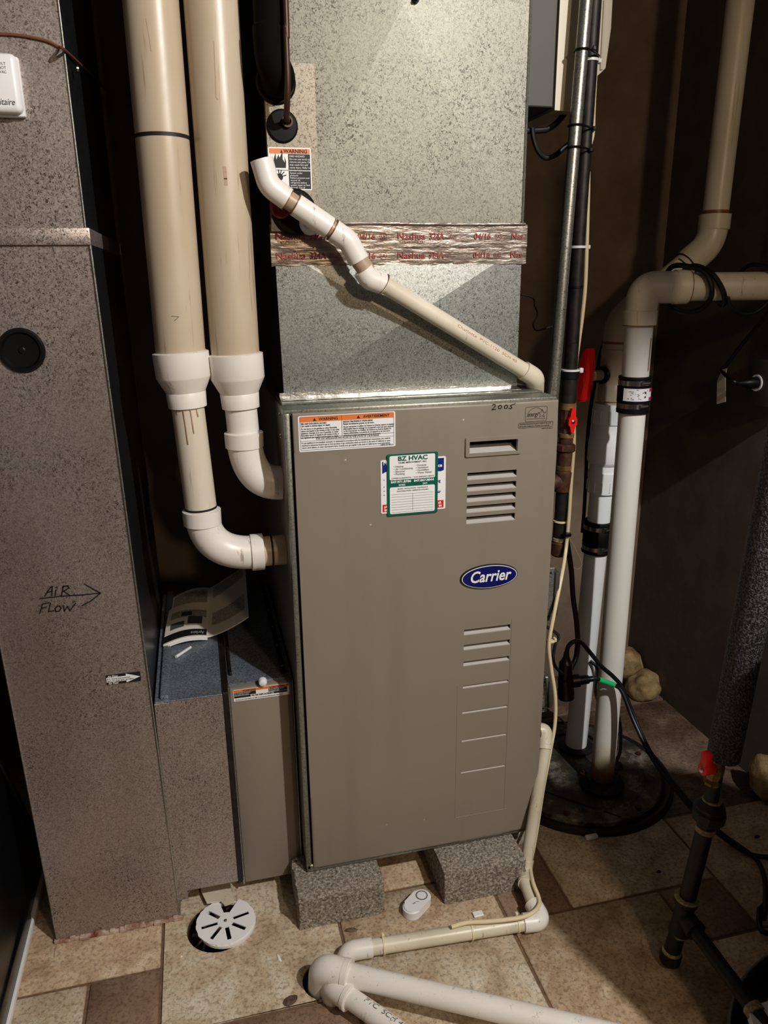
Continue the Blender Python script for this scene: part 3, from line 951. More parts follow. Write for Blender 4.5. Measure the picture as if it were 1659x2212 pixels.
for i, s in enumerate(L1):
    tx.append(ftext(s, 0.0043, wx0 + 0.0045, -0.0009, wz1 - 0.0158 - 0.0040 * i - (0.0012 if i > 1 else 0), width=(0.047, 0.054, 0.066, 0.071, 0.069, 0.070, 0.069)[i], bold=0.00006 if i < 2 else 0.00002))
for i, s in enumerate(L2):
    tx.append(ftext(s, 0.0043, wxm + 0.0025, -0.0009, wz1 - 0.0158 - 0.0040 * i - (0.0012 if i > 1 else 0), width=(0.055, 0.058, 0.096, 0.095, 0.090, 0.088, 0.070)[i], bold=0.00006 if i < 2 else 0.00002))
tx.append(ftext('FOR GAS APPLIANCES INSTALLED IN THE STATE OF CALIFORNIA', 0.0048, (wx0 + wx1) / 2, -0.0009, wz0 + 0.0212, align='CENTER', width=0.118))
for i, s in enumerate(["If a gas appliance is not installed, operated, or maintained in accordance with the manufacturer's instructions, you could be", 'exposed to substances found in gas or from products of gas combustion which are known to the state of California to cause', 'cancer, birth defects, or other reproductive harm. Consult your gas supplier in the state of California for more information.']):
    tx.append(ftext(s, 0.0042, wx0 + 0.0048, -0.0009, wz0 + 0.0150 - 0.0044 * i, width=0.166))
tx.append(ftext('328092-101 REV. A', 0.0030, wx1 - 0.005, -0.0009, wz0 + 0.0034, align='RIGHT'))
tx += [ftext('WARNING', 0.0072, wx0 + 0.038, -0.0010, wz1 - 0.0092, bold=0.00015), ftext('AVERTISSEMENT', 0.0068, wxm + 0.040, -0.0010, wz1 - 0.0088, bold=0.00015), tri(wx0 + 0.030, wz1 - 0.0098, 0.0032), tri(wxm + 0.031, wz1 - 0.0094, 0.0032), rules]
obj('label_text', merge(tx), 'ink', wl, smooth=False)

# energy mark, operating note, year
ex0, ex1, ez0, ez1 = (0.4646, 0.0000, 1.0574)[0], (0.5100, 0.0000, 1.0658)[0], (0.4665, -0.0000, 1.0582)[2], (0.5078, 0.0000, 1.0868)[2]
es = []
rr_ = rrect(ex0, ex1, ez0, ez1, 0.003)
es.append([(a, -0.0003, b) for a, b in rr_ + rr_[:1]])
ew, eh = ex1 - ex0, ez1 - ez0
es.append([(ex0 + ew * (0.48 - 0.40 * math.cos(math.pi * k / 14)), -0.0003, ez0 + eh * (0.30 + 0.62 * math.sin(math.pi * k / 14))) for k in range(13)])
es.append([(ex0 + ew * 0.07, -0.0003, ez0 + eh * 0.17), (ex0 + ew * 0.93, -0.0003, ez0 + eh * 0.17)])
star = []
for k in range(11):
    a = math.pi / 2 + k * math.pi / 5
    r = 0.0085 if k % 2 == 0 else 0.0036
    star.append((ex0 + ew * 0.77 + r * math.cos(a), -0.0003, ez0 + eh * 0.50 + r * math.sin(a)))
es.append(star)
nx0, nx1, nz0, nz1 = (0.4515, 0.0000, 1.0491)[0], (0.5236, -0.0000, 1.0514)[0], (0.4526, 0.0000, 1.0463)[2], (0.4521, 0.0000, 1.0563)[2]
rr_ = rrect(nx0, nx1, nz0, nz1, 0.002)
es.append([(a, -0.0003, b) for a, b in rr_ + rr_[:1]])
dec = [strokes(B(), es, 0.0006), ftext('energy', 0.0125, ex0 + ew * 0.10, -0.0003, ez0 + eh * 0.34, shear=0.3, width=ew * 0.50, bold=0.0001),
    ftext('Operating instructions located on inside of this panel', 0.0038, nx0 + 0.002, -0.0003, nz0 + 0.0062, width=0.066), ftext("Instructions d'utilisation a l'interieur de ce panneau", 0.0038, nx0 + 0.002, -0.0003, nz0 + 0.0018, width=0.063), ftext('328974-101 REV. B', 0.003, nx1, -0.0003, nz0 - 0.0042, align='RIGHT')]
obj('energy_mark', merge(dec), 'ink', fur, smooth=False, label='printed energy star mark and note')
zero = lambda cx_, cy_, rx, ry: [(cx_ + rx * math.cos(k * math.pi / 6), cy_ + ry * math.sin(k * math.pi / 6)) for k in range(13)]
yr = [[(0.3960, 0.0000, 1.0933), (0.3983, 0.0000, 1.0954), (0.4016, 0.0000, 1.0944), (0.4017, 0.0000, 1.0912), (0.3953, 0.0000, 1.0849), (0.4033, 0.0000, 1.0857)], [(0.4111, 0.0000, 1.0930), (0.4083, 0.0000, 1.0905), (0.4089, 0.0000, 1.0869), (0.4127, 0.0000, 1.0862), (0.4150, 0.0000, 1.0892), (0.4139, 0.0000, 1.0924), (0.4111, 0.0000, 1.0930)], [(0.4234, 0.0000, 1.0928), (0.4207, 0.0000, 1.0903), (0.4213, 0.0000, 1.0867), (0.4251, 0.0000, 1.0862), (0.4272, 0.0000, 1.0891), (0.4263, 0.0000, 1.0924), (0.4234, 0.0000, 1.0928)], [(0.4428, 0.0000, 1.0945), (0.4362, 0.0000, 1.0926), (0.4330, 0.0000, 1.0910), (0.4360, 0.0000, 1.0877), (0.4342, 0.0000, 1.0853), (0.4294, 0.0000, 1.0860)]]
obj('year_writing', strokes(B(), yr, 0.0018), 'ink', fur, smooth=False, label='handwritten 2005')
# side screws and gas pipe collar on the furnace
for zz in (1.085, 1.045):
    obj('screw', la((-0.001, 0.07, zz), (-1, 0, 0), [(0, 0.005), (0.003, 0.004), (0.004, 0)], 10), 'chrome', fur)
# foil tape joint between furnace top and the transition
ft = B()
random.seed(5)
pts = []
for i in range(31):
    x = 0.004 + 0.488 * i / 30
    pts.append((x, random.uniform(-0.002, 0.002), random.uniform(-0.0015, 0.0015)))
for (xa, ya, za), (xb, yb, zb_) in zip(pts, pts[1:]):
    v = [ft.verts.new(p) for p in ((xa, 0.086 + ya, ZT + 0.0055), (xb, 0.086 + yb, ZT + 0.0055), (xb, 0.108, ZT + 0.010), (xa, 0.108, ZT + 0.010), (xa, 0.1085, ZT + 0.016 + za), (xb, 0.1085, ZT + 0.016 + zb_))]
    ft.faces.new((v[0], v[1], v[2], v[3]))
    ft.faces.new((v[3], v[2], v[5], v[4]))
bmesh.ops.remove_doubles(ft, verts=ft.verts[:], dist=0.0004)
bmesh.ops.solidify(ft, geom=ft.faces[:], thickness=0.0008)
obj('foil_joint', ft, 'foil2', fur, angle=0.3, label='crumpled foil tape along the top joint')

# ================================================================== TRANSITION + COIL CABINET
YP = 0.11
PX0, PX1 = 0.006, 0.494


def crossbreak(x0, x1, z0, z1, y, h, depth, taper=0.0):
    """sheet metal box whose front is cross broken: four shallow triangles"""
    bm = B()
    a = [bm.verts.new(p) for p in ((x0 + taper, y, z0), (x1, y, z0), (x1, y, z1), (x0, y, z1))]
    b = [bm.verts.new((v.co.x, y + depth, v.co.z)) for v in a]
    c_ = bm.verts.new(((x0 + x1) / 2, y - h, (z0 + z1) / 2))
    for i in range(4):
        bm.faces.new((a[i], a[(i + 1) % 4], c_))
        f_ = bm.faces.new((a[(i + 1) % 4], a[i], b[i], b[(i + 1) % 4]))
        f_.material_index = 1 if i in (1, 3) else 0  # left and right sides get the shade-darkened metal
    bm.faces.new(b[::-1])
    return bm


tr = thing('sheet_metal_transition', 'grey galvanised transition box with an X crease above the furnace', 'duct', (0.25, 0.36, ZT + 0.005))
obj('cross_broken_box', crossbreak(PX0 + 0.003, PX1 - 0.002, ZT + 0.0045, 1.385, YP, 0.0115, 0.56, 0.004), ['trans', 'shadeside'], tr, smooth=False)
coil = thing('coil_cabinet', 'speckled galvanised coil cabinet above the foil tape', 'coil cabinet', (0.25, 0.36, 1.386))
obj('cross_broken_box', crossbreak(PX0, PX1 - 0.004, 1.386, 2.16, YP - 0.001, 0.017, 0.56), ['coil', 'shadeside'], coil, smooth=False)
obj('upper_plenum', bx(PX0, PX1 - 0.004, YP + 0.02, 0.67, 2.16, ZC - 0.002), 'coil', coil, smooth=False)
obj('side_seam', tb([(PX1 - 0.004, YP - 0.002, 1.39), (PX1 - 0.004, YP - 0.002, 2.16)], 0.0025, 6), 'zinc', coil)
bt = (0.2700, 0.1000, 1.7831)
obj('bolt', la((bt[0], YP - 0.017, bt[2]), (0, -1, 0), [(0, 0.006), (0.006, 0.006), (0.007, 0.003), (0.016, 0.003), (0.0165, 0)], 8), 'iron', coil)
# access panel at the left with pipe grommets
YA = YP - 0.017
ax1 = (0.0907, 0.0940, 1.5621)[0]
az1, az0 = (0.0603, 0.0940, 1.6782)[2], 1.41
obj('access_panel', plate(PX0 - 0.002, ax1, az0, az1, YA, 0.018), 'panelsteel', coil, smooth=False)
g1, g2, g3 = (0.0313, 0.0900, 1.5801), (0.0237, 0.0900, 1.6465), (0.0555, 0.0900, 1.4422)
obj('grommet', la((g1[0], YA + 0.002, g1[2]), (0, -1, 0), [(0, 0.027), (0.004, 0.027), (0.007, 0.024), (0.008, 0.010), (0.008, 0)], 36), 'rubber', coil)
obj('grommet', la((g2[0], YA + 0.002, g2[2]), (0, -1, 0), [(0, 0.034), (0.004, 0.034), (0.007, 0.031), (0.008, 0.010), (0.008, 0)], 36), 'rubber', coil)
obj('drain_fitting', la((g3[0] - 0.010, YA + 0.002, g3[2]), (0, -1, 0), [(0, 0.040), (0.003, 0.040), (0.006, 0.036), (0.006, 0)], 36), 'rubber', coil)
g4 = (0.0201, 0.0800, 1.4472)
obj('drain_plug', la((g4[0], YA - 0.002, g4[2]), (0, -1, 0), [(0, 0.017), (0.012, 0.017), (0.014, 0.015), (0.012, 0.012), (0.012, 0)], 28), 'oldred', coil, label='dark red drain plug')
g5 = (0.0732, 0.0800, 1.4231)
obj('drain_port', la((g5[0], YA, g5[2]), (0, -1, 0), [(0, 0.020), (0.010, 0.020), (0.010, 0.014), (0.004, 0.013), (0.004, 0)], 24), 'labelwhite', coil)
# fire warning label
f0, f1 = (0.0046, 0.0940, 1.4785), (0.0795, 0.0940, 1.5470)
fx0, fx1, fz0, fz1 = f0[0], f1[0], f0[2], f1[2]
yl = YA - 0.0005
fl = obj('hazard_label', plate(fx0, fx1, fz0, fz1, yl, 0.0006, 0.003), 'labelwhite', coil, label='hazard label with flame and hand pictures')
fw_, fh = fx1 - fx0, fz1 - fz0
obj('label_band', plate(fx0 + 0.002, fx1 - 0.002, fz1 - 0.010, fz1 - 0.002, yl - 0.0003, 0.0003), 'orange', fl, smooth=False)
xs_ = fx0 + fw_ * 0.46
blk = [plate(xs_, fx1 - 0.002, fz0 + fh * 0.46 + 0.001, fz1 - 0.0105, yl - 0.0003, 0.0003), plate(xs_, fx1 - 0.002, fz0 + 0.002, fz0 + fh * 0.46, yl - 0.0003, 0.0003), plate(fx0 + 0.002, xs_, fz0 + fh * 0.46, fz0 + fh * 0.46 + 0.0008, yl - 0.0003, 0.0003)]
fx_, fz_ = fx0 + fw_ * 0.25, fz0 + fh * 0.52
flame = [(-0.011, 0), (0.011, 0), (0.012, 0.010), (0.009, 0.018), (0.010, 0.008), (0.006, 0.014), (0.006, 0.026), (0.001, 0.016), (-0.001, 0.021), (-0.005, 0.013), (-0.006, 0.024), (-0.010, 0.012)]
blk.append(prism(B(), [(fx_ + a, yl - 0.0001, fz_ + b) for a, b in flame], (0, -0.0003, 0)))
hx_, hz_ = fx0 + fw_ * 0.24, fz0 + fh * 0.30
blk.append(prism(B(), [(hx_ + 0.006 * math.cos(k * math.pi / 8), yl - 0.0001, hz_ + 0.006 * math.sin(k * math.pi / 8)) for k in range(16)], (0, -0.0003, 0)))
blk.append(strokes(B(), [[(hx_ + 0.005 * math.cos(a), yl - 0.0001, hz_ + 0.005 * math.sin(a)), (hx_ + 0.012 * math.cos(a), yl - 0.0001, hz_ + 0.012 * math.sin(a))] for a in (0.3, 0.8, 1.25, 1.7, 2.2, 2.8)] + [[(hx_ - 0.008, yl - 0.0001, hz_ - 0.010), (hx_ + 0.008, yl - 0.0001, hz_ - 0.010)]], 0.0016))
blk.append(ftext('WARNING', 0.0085, fx0 + fw_ * 0.36, yl - 0.0005, fz1 - 0.0088, bold=0.0002))
blk.append(prism(B(), [(fx0 + fw_ * 0.28, yl - 0.0003, fz1 - 0.0090), (fx0 + fw_ * 0.34, yl - 0.0003, fz1 - 0.0090), (fx0 + fw_ * 0.31, yl - 0.0003, fz1 - 0.0035)], (0, -0.0002, 0)))
obj('label_print', merge(blk), 'ink', fl, smooth=False)
wt = []
for i, s in enumerate(['FIRE HAZARD', 'Do not use torch to', 'remove unit parts. Oil', 'may catch fire and', 'cause injury. Refer to', 'service instructions.']):
    wt.append(ftext(s, 0.0044, xs_ + 0.002, yl - 0.0005, fz1 - 0.0155 - 0.0045 * i, maxw=fx1 - xs_ - 0.0045))
for i, s in enumerate(['System under', 'pressure.', 'Relieve pressure and', 'recover all', 'refrigerant before', 'system repair or final', 'disposal. Use all', 'service ports.']):
    wt.append(ftext(s, 0.0040, xs_ + 0.002, yl - 0.0005, fz0 + fh * 0.46 - 0.0052 - 0.0039 * i, maxw=fx1 - xs_ - 0.0045))
obj('label_text', merge(wt), 'labelwhite', fl, smooth=False)
# foil tape band with printed lettering
random.seed(9)


def tape(zc, hgt, y, name, tilt=0.0):
    bm = B()
    n_ = 44
    rows = 5
    a = [[bm.verts.new((PX0 - 0.004 + (PX1 - PX0 + 0.010) * i / n_, y + random.uniform(-0.0007, 0.0005), zc - hgt / 2 + hgt * j / rows + (random.uniform(-0.0012, 0.0012) if j in (0, rows) else 0) + tilt * i / n_)) for j in range(rows + 1)] for i in range(n_ + 1)]
    for i in range(n_):
        for j in range(rows):
            bm.faces.new((a[i][j], a[i + 1][j], a[i + 1][j + 1], a[i][j + 1]))
    bmesh.ops.solidify(bm, geom=bm.faces[:], thickness=0.001)
    return obj(name, bm, 'foil', coil, angle=0.25, label='crinkled aluminium foil tape printed in red')


zt1, zt0 = (0.2579, 0.1050, 1.4010)[2], (0.2578, 0.1050, 1.3673)[2]
tp1 = tape(zt1 + 0.002, 0.040, YP - 0.005, 'foil_tape')
tp0 = tape(zt0, 0.032, YP - 0.003, 'foil_tape')
obj('tape_edge', tb([(PX0, YP - 0.006, zt1 + 0.022), (0.2, YP - 0.007, zt1 + 0.0235), (0.35, YP - 0.006, zt1 + 0.022), (PX1, YP - 0.006, zt1 + 0.0235)], 0.0028, 8), 'foil', coil)
for tp, zc, yy in ((tp1, zt1 - 0.004, YP - 0.0067), (tp0, zt0 - 0.004, YP - 0.0047)):
    rd = []
    for k in range(3):
        xo = PX0 + 0.004 + 0.228 * k
        if k < 3:
            rd += [ftext('Nashua', 0.0165, xo, yy, zc, bold=0.0003, width=0.054) if xo + 0.05 < PX1 else ftext('Nas', 0.0165, xo, yy, zc, bold=0.00025, width=0.024)]
            rd += [ftext('TAPE PRODUCTS', 0.0042, xo + 0.004, yy, zc - 0.006, width=0.046)] if xo + 0.05 < PX1 else []
        if xo + 0.1 < PX1:
            rd += [ftext('324A', 0.0165, xo + 0.062, yy, zc, width=0.030, bold=0.0003), ftext('COLD', 0.0045, xo + 0.095, yy, zc + 0.006), ftext('WEATHER', 0.0045, xo + 0.095, yy, zc + 0.001)]
        if xo + 0.2 < PX1:
            rd += [ftext('04/16', 0.0150, xo + 0.152, yy, zc, width=0.034, bold=0.0003), ftext('UL', 0.0075, xo + 0.1975, yy, zc + 0.0025), strokes(B(), [[(xo + 0.2015 + 0.0065 * math.cos(q * math.pi / 8), yy, zc + 0.005 + 0.0065 * math.sin(q * math.pi / 8)) for q in range(17)]], 0.0006)]
    obj('tape_lettering', merge(rd), 'redink', tp, smooth=False)
# ================================================================== MAGNET CARDS ON THE DOOR
mb = thing('magnet_card', 'white, blue and red advertising magnet half hidden behind the green card', 'magnet', (0.24, -0.001, 0.9))
qx0, qx1, qz0, qz1 = (0.1750, 0.0000, 0.9070)[0], (0.3040, 0.0000, 1.0009)[0], 0.896, 1.001
sl = 0.008


def slant(x0, x1, z0, z1, y, th):
    return prism(B(), [(x0, y, z0), (x1, y, z0), (x1, y, z1), (x0, y, z1)], (0, th, 0))


obj('card', plate(qx0, qx1, qz0, qz1, -0.0012, 0.0012, 0.003), 'labelwhite', mb)
dv = B()
prism(dv, [(qx0 + 0.003, -0.0015, qz1 - 0.003), (qx0 + 0.003, -0.0015, qz1 - 0.026), (qx0 + 0.012, -0.0015, qz1 - 0.022), (qx1 - 0.010, -0.0015, qz1 - 0.029), (qx1 - 0.004, -0.0015, qz1 - 0.027), (qx1 - 0.004, -0.0015, qz1 - 0.003)], (0, 0.0003, 0))
obj('blue_heading', dv, 'blue', mb, smooth=False)
obj('red_footer', plate(qx0 + 0.003, qx1 - 0.004, qz0 + 0.003, qz0 + 0.018, -0.0015, 0.0003), 'cardred', mb, smooth=False)
obj('white_print', merge([ftext('M', 0.010, qx0 + 0.005, -0.0017, qz1 - 0.009, bold=0.0002), ftext('ce', 0.009, qx1 - 0.016, -0.0017, qz1 - 0.020, bold=0.0003), ftext('ph', 0.0065, qx0 + 0.006, -0.0017, qz0 + 0.0115, bold=0.0002), ftext('84', 0.0065, qx0 + 0.006, -0.0017, qz0 + 0.0045, bold=0.0002), ftext('all.', 0.0065, qx1 - 0.015, -0.0017, qz0 + 0.0115, bold=0.0002), ftext('99', 0.0065, qx1 - 0.014, -0.0017, qz0 + 0.0045, bold=0.0002)]), 'labelwhite', mb, smooth=False)
obj('blue_print', merge([ftext('ng', 0.008, qx1 - 0.018, -0.0014, qz1 - 0.050, bold=0.0002), ftext('air', 0.008, qx1 - 0.018, -0.0014, qz1 - 0.072, bold=0.0002)] + [ftext('-', 0.008, qx0 + 0.005, -0.0014, qz1 - 0.040 - k, bold=0.0002) for k in (0, 0.014, 0.022, 0.030)]), 'blue', mb, smooth=False)

gc = thing('magnet_card', 'green bordered contractor magnet card with lined note area', 'magnet', (0.237, -0.003, 0.89))
kx0, kx1, kz0, kz1 = 0.187, 0.2875, 0.8905, 1.0115
obj('card', plate(kx0, kx1, kz0, kz1, -0.0032, 0.0019, 0.003), 'green', gc)
obj('white_field', plate(kx0 + 0.005, kx1 - 0.006, kz1 - 0.050, kz1 - 0.003, -0.0035, 0.0003, 0.003), 'labelwhite', gc)
obj('note_field', plate(kx0 + 0.005, kx1 - 0.006, kz0 + 0.004, kz1 - 0.064, -0.0035, 0.0003, 0.003), 'labelwhite', gc)
km = (kx0 + kx1) / 2
tx = [ftext('HOME IMPROVEMENT, INC.', 0.0046, km, -0.0037, kz1 - 0.0185, align='CENTER', width=0.056, bold=0.00005)]
for i, (a, b) in enumerate([('Heating', 'Furnaces'), ('Air Conditioning', 'Ventilation'), ('Electrical', 'Humidifiers'), ('Plumbing', 'Water Heater')]):
    tx += [ftext('\u2022 ' + a, 0.0050, kx0 + 0.013, -0.0037, kz1 - 0.0255 - 0.0049 * i), ftext('\u2022 ' + b, 0.0050, km + 0.006, -0.0037, kz1 - 0.0255 - 0.0049 * i)]
tx += [ftext('COMMERCIAL/RESIDENTIAL  \u2022  24 HR. EMERGENCY SERVICE', 0.0035, km, -0.0037, kz1 - 0.0478, align='CENTER', width=0.084), ftext('REPAIRS \u2022 INSTALLATIONS \u2022 MAINTENANCE', 0.0032, km, -0.0037, kz1 - 0.0690, align='CENTER', width=0.060), ftext('REASONABLE PRICES \u2022 REFERENCES AVAILABLE', 0.0032, km, -0.0037, kz1 - 0.0735, align='CENTER', width=0.062)]
for i in range(8):
    zz = kz1 - 0.0785 - 0.0051 * i
    tx.append(plate(kx0 + 0.008, kx1 - 0.009, zz - 0.00018, zz + 0.00018, -0.0038, 0.0002))
tx.append(plate(km - 0.0002, km + 0.0002, kz0 + 0.008, kz1 - 0.0785, -0.0038, 0.0002))
obj('black_print', merge(tx), 'ink', gc, smooth=False)
obj('heading', ftext('BZ HVAC', 0.0120, km, -0.0037, kz1 - 0.0130, align='CENTER', width=0.058, bold=0.0004), 'green', gc, smooth=False)
obj('phone_print', merge([ftext('847.971.8780', 0.0058, kx0 + 0.027, -0.0035, kz1 - 0.0558, align='CENTER', width=0.040, bold=0.0002), ftext('847.867.8844', 0.0058, kx1 - 0.028, -0.0035, kz1 - 0.0558, align='CENTER', width=0.040, bold=0.0002), ftext('BORIS', 0.0048, kx0 + 0.029, -0.0035, kz1 - 0.0620, align='CENTER', bold=0.0001), ftext('SAM', 0.0048, kx1 - 0.026, -0.0035, kz1 - 0.0620, align='CENTER', bold=0.0001)]), 'labelwhite', gc, smooth=False)

# ================================================================== TWO VENT PIPES
YV = 0.108


def vent(name, label, xt, xr, xl, zr_top, z_elb, z_in, ring_z=None, lower_ring=None, extra=None):
    t = thing(name, label, 'pipe', (xr, YV, z_in), group='large white vent pipes beside the furnace')
    R3, R2 = 0.0445, 0.0302
    top = (xt, YV, ZC - 0.002)
    a = (xr, YV, zr_top)
    obj('upper_pipe', tb([a, top], R3, 36), 'pvc_old', t)
    d = V((xl - xr, 0, z_elb - zr_top)).normalized()
    obj('reducer', la((xr, YV, zr_top + 0.006), d, [(-0.002, 0.0455), (0, 0.0508), (0.044, 0.0500), (0.046, 0.049), (0.072, 0.0360), (0.073, 0.0365), (0.100, 0.0352), (0.101, 0.031)], 40), 'pvc', t)
    b = V((xr, YV, zr_top)) + d * 0.09
    # elbow
    zc = z_in
    p_low = V((xl, YV, z_elb))
    obj('lower_pipe', tb([b, p_low], R2, 32), 'pvc_mid' if extra else 'pvc', t)
    s_, c_, e_ = p_low + V((0, 0, 0.004)), V((xl, YV, zc)), V((xl + 0.104 if extra else -0.0008, YV, zc))
    k_ = 0.56
    ca, cb_ = s_ + (c_ - s_) * k_ * 1.25, e_ + (c_ - e_) * k_ * 1.15
    ended = [(1 - t_) ** 3 * s_ + 3 * t_ * (1 - t_) ** 2 * ca + 3 * t_ * t_ * (1 - t_) * cb_ + t_ ** 3 * e_ for t_ in [i_ / 18 for i_ in range(19)]]
    obj('elbow', tb(ended, 0.0335, 32), 'pvc', t)
    obj('elbow_hub', la(p_low + V((0, 0, -0.020)), Z, [(0, 0.0340), (0.002, 0.0365), (0.030, 0.0370), (0.032, 0.0310)], 36), 'pvc', t)
    if extra:
        obj('elbow_hub', la((xl + 0.088, YV, zc), X, [(0, 0.0340), (0.002, 0.0370), (0.026, 0.0370), (0.027, 0.0310)], 36), 'pvc', t)
        obj('inlet_pipe', tb([(xl + 0.10, YV, zc), (-0.0005, YV, zc)], 0.0302, 32), 'pvc_old', t)
        obj('marker_ring', la((-0.030, YV, zc), X, [(0, 0.0304), (0.0001, 0.0308), (0.004, 0.0308), (0.0041, 0.0304)], 36), 'ink', t)
    if ring_z:
        f = (ring_z - zr_top) / (ZC - zr_top)
        xx = xr + (xt - xr) * f
        obj('marker_ring', la((xx, YV, ring_z), (xt - xr, 0, ZC - zr_top), [(0, 0.0447), (0.0001, 0.0451), (0.006, 0.0451), (0.0061, 0.0447)], 40), 'ink', t)
    if lower_ring:
        f = (lower_ring - z_elb) / (zr_top - z_elb)
        xx = xl + (xr - xl) * f
        obj('marker_ring', la((xx, YV, lower_ring), (xr - xl, 0, zr_top - z_elb), [(0, 0.0304), (0.0001, 0.0308), (0.004, 0.0308), (0.0041, 0.0304)], 36), 'ink', t)
    return t


va = vent('vent_pipe', 'white vent pipe nearest the return duct, with black rings and long lower leg', (-0.1699, 0.1080, 1.7608)[0] + 0.004, (-0.1719, 0.1080, 1.1952)[0], (-0.1591, 0.1080, 0.8922)[0], (-0.1701, 0.1080, 1.1969)[2], (-0.1583, 0.1080, 0.8902)[2], (-0.0346, 0.1080, 0.8029)[2], (-0.1788, 0.1080, 1.5557)[2], (-0.1590, 0.1080, 0.9035)[2], True)
vb = vent('vent_pipe', 'white vent pipe nearest the coil cabinet, with short lower leg into the furnace', (-0.0782, 0.1080, 1.7664)[0] + 0.004, (-0.0737, 0.1080, 1.1893)[0], (-0.0682, 0.1080, 1.0383)[0], (-0.0762, 0.1080, 1.1902)[2], (-0.0682, 0.1080, 1.0383)[2], (-0.0084, 0.1080, 0.9435)[2])
# drips of cement below the left reducer and pencil mark
pr_ = (-0.1712, 0.0750, 1.1152)
dr = B()
for dx, L_ in ((-0.020, 0.02), (-0.006, 0.075), (0.006, 0.055), (0.016, 0.025)):
    x = (-0.1704, 0.0800, 1.1059)[0] + dx
    yy = YV - math.sqrt(0.0302 ** 2 - (x - ((-0.1700, 0.1080, 1.1015)[0])) ** 2) - 0.0002
    z = (-0.1698, 0.0800, 1.1127)[2]
    tube(dr, [(x, yy, z), (x + 0.002, yy, z - L_ * 0.5), (x + 0.004, yy, z - L_)], [0.0018, 0.0012, 0.0016], 6)
obj('cement_drips', dr, 'primer', va)
pk_ = B()


def on_vent(pts_, xr, xt, zr, rr):
    out = []
    for p in pts_:
        xa = xr + (xt - xr) * (p[2] - zr) / (ZC - zr)
        dx = max(min(p[0] - xa, rr * 0.95), -rr * 0.95)
        out.append((p[0], YV - math.sqrt(rr * rr - dx * dx) - 0.0001, p[2]))
    return out


VA = ((-0.1719, 0.1080, 1.1952)[0], (-0.1699, 0.1080, 1.7608)[0] + 0.004, (-0.1701, 0.1080, 1.1969)[2], 0.0445)
VB = ((-0.0737, 0.1080, 1.1893)[0], (-0.0782, 0.1080, 1.7664)[0] + 0.004, (-0.0762, 0.1080, 1.1902)[2], 0.0445)
obj('pencil_mark', strokes(B(), [on_vent([(-0.1807, 0.0650, 1.2688), (-0.1690, 0.0650, 1.2678), (-0.1767, 0.0650, 1.2609)], *VA)], 0.0012, th=0.0002), 'zinc', va, smooth=False)
obj('scuff_mark', strokes(B(), [on_vent([(-0.0727, 0.0650, 1.5093), (-0.0724, 0.0650, 1.5021), (-0.0723, 0.0650, 1.4927), (-0.0722, 0.0650, 1.4833)], *VB)], 0.0055, th=0.0002), 'primer', vb, smooth=False)
obj('drip_stain', strokes(B(), [on_vent([(-0.0760, 0.0650, 1.6956), (-0.0769, 0.0650, 1.6558), (-0.0784, 0.0650, 1.6153), (-0.0757, 0.0650, 1.6120)], *VB)], 0.0015, th=0.0002), 'primer', vb, smooth=False)
obj('drip_stain', strokes(B(), [on_vent([(-0.1780, 0.0650, 1.7224), (-0.1760, 0.0650, 1.7002), (-0.1747, 0.0650, 1.6776)], *VA)], 0.0016, th=0.0002), 'primer', va, smooth=False)

# ================================================================== REFRIGERANT LINES
obj('insulated_line', tb(catmull([((0.0175, 0.0600, 1.8340)[0], 0.06, ZC - 0.003), (0.0168, 0.0600, 1.7963), (0.0137, 0.0580, 1.7182), (0.0159, 0.0600, 1.6723), (g2[0] + 0.002, 0.066, g2[2] + 0.004), (g2[0] + 0.001, 0.084, g2[2] - 0.001)]), 0.0275, 20), 'slick', label='thick black insulated refrigerant line entering the coil cabinet', cat='pipe')
obj('copper_line', tb(catmull([((0.0377, 0.0300, 1.8251)[0], 0.03, ZC - 0.003), (0.0380, 0.0300, 1.7881), (0.0363, 0.0300, 1.7118), (0.0360, 0.0320, 1.6399), (0.0346, 0.0420, 1.6025), (0.0351, 0.0580, 1.5903), (g1[0] + 0.008, 0.086, g1[2] + 0.006)]), 0.0052, 12), 'copper', label='thin copper refrigerant line beside the thick insulated one', cat='pipe')
obj('copper_collar', la((g1[0] + 0.008, 0.088, g1[2] + 0.006), (0, -1, 0), [(0, 0.0095), (0.008, 0.0095), (0.008, 0.0065), (0.002, 0.006), (0.002, 0)], 20), 'copper', coil)

# ================================================================== CONDENSATE PIPE ACROSS THE TRANSITION
cd = thing('condensate_pipe', 'slanting white drain pipe with elbows across the coil cabinet front', 'pipe', (0.2098, 0.0600, 1.3040))
q = [(-0.0118, 0.0450, 1.5200), (-0.0039, 0.0450, 1.4821), (0.0282, 0.0480, 1.4595), (0.1197, 0.0500, 1.4014), (0.1608, 0.0520, 1.3450), (0.1932, 0.0560, 1.3206), (0.5058, 0.0880, 1.1402), (0.5625, 0.1500, 1.1113)]
q = [V(p) for p in q]
RF, RP = 0.0192, 0.0158
el = fillet([q[0], q[1] + V((0.002, 0, -0.002)), q[2]], 0.03, 10)
obj('open_elbow', tb(el, RF, 26, cap=False), 'pvc', cd)
d0 = (el[1] - el[0]).normalized()
obj('elbow_mouth', la(el[0], d0, [(0.03, 0.0150), (0, 0.0160), (-0.0005, 0.0192), (0.002, 0.0194)], 26, cap=False), 'pvc', cd, recalc=False)
obj('elbow_floor', la(el[0] + d0 * 0.028, d0, [(0, 0.0155), (0.002, 0.0155)], 20), 'dusk', cd)
dd = (q[3] - q[2]).normalized()
LEN = (q[3] - q[2]).length
obj('bare_pipe', tb([q[2] - dd * 0.003, q[3] + dd * 0.005], RP, 24), 'primer', cd)
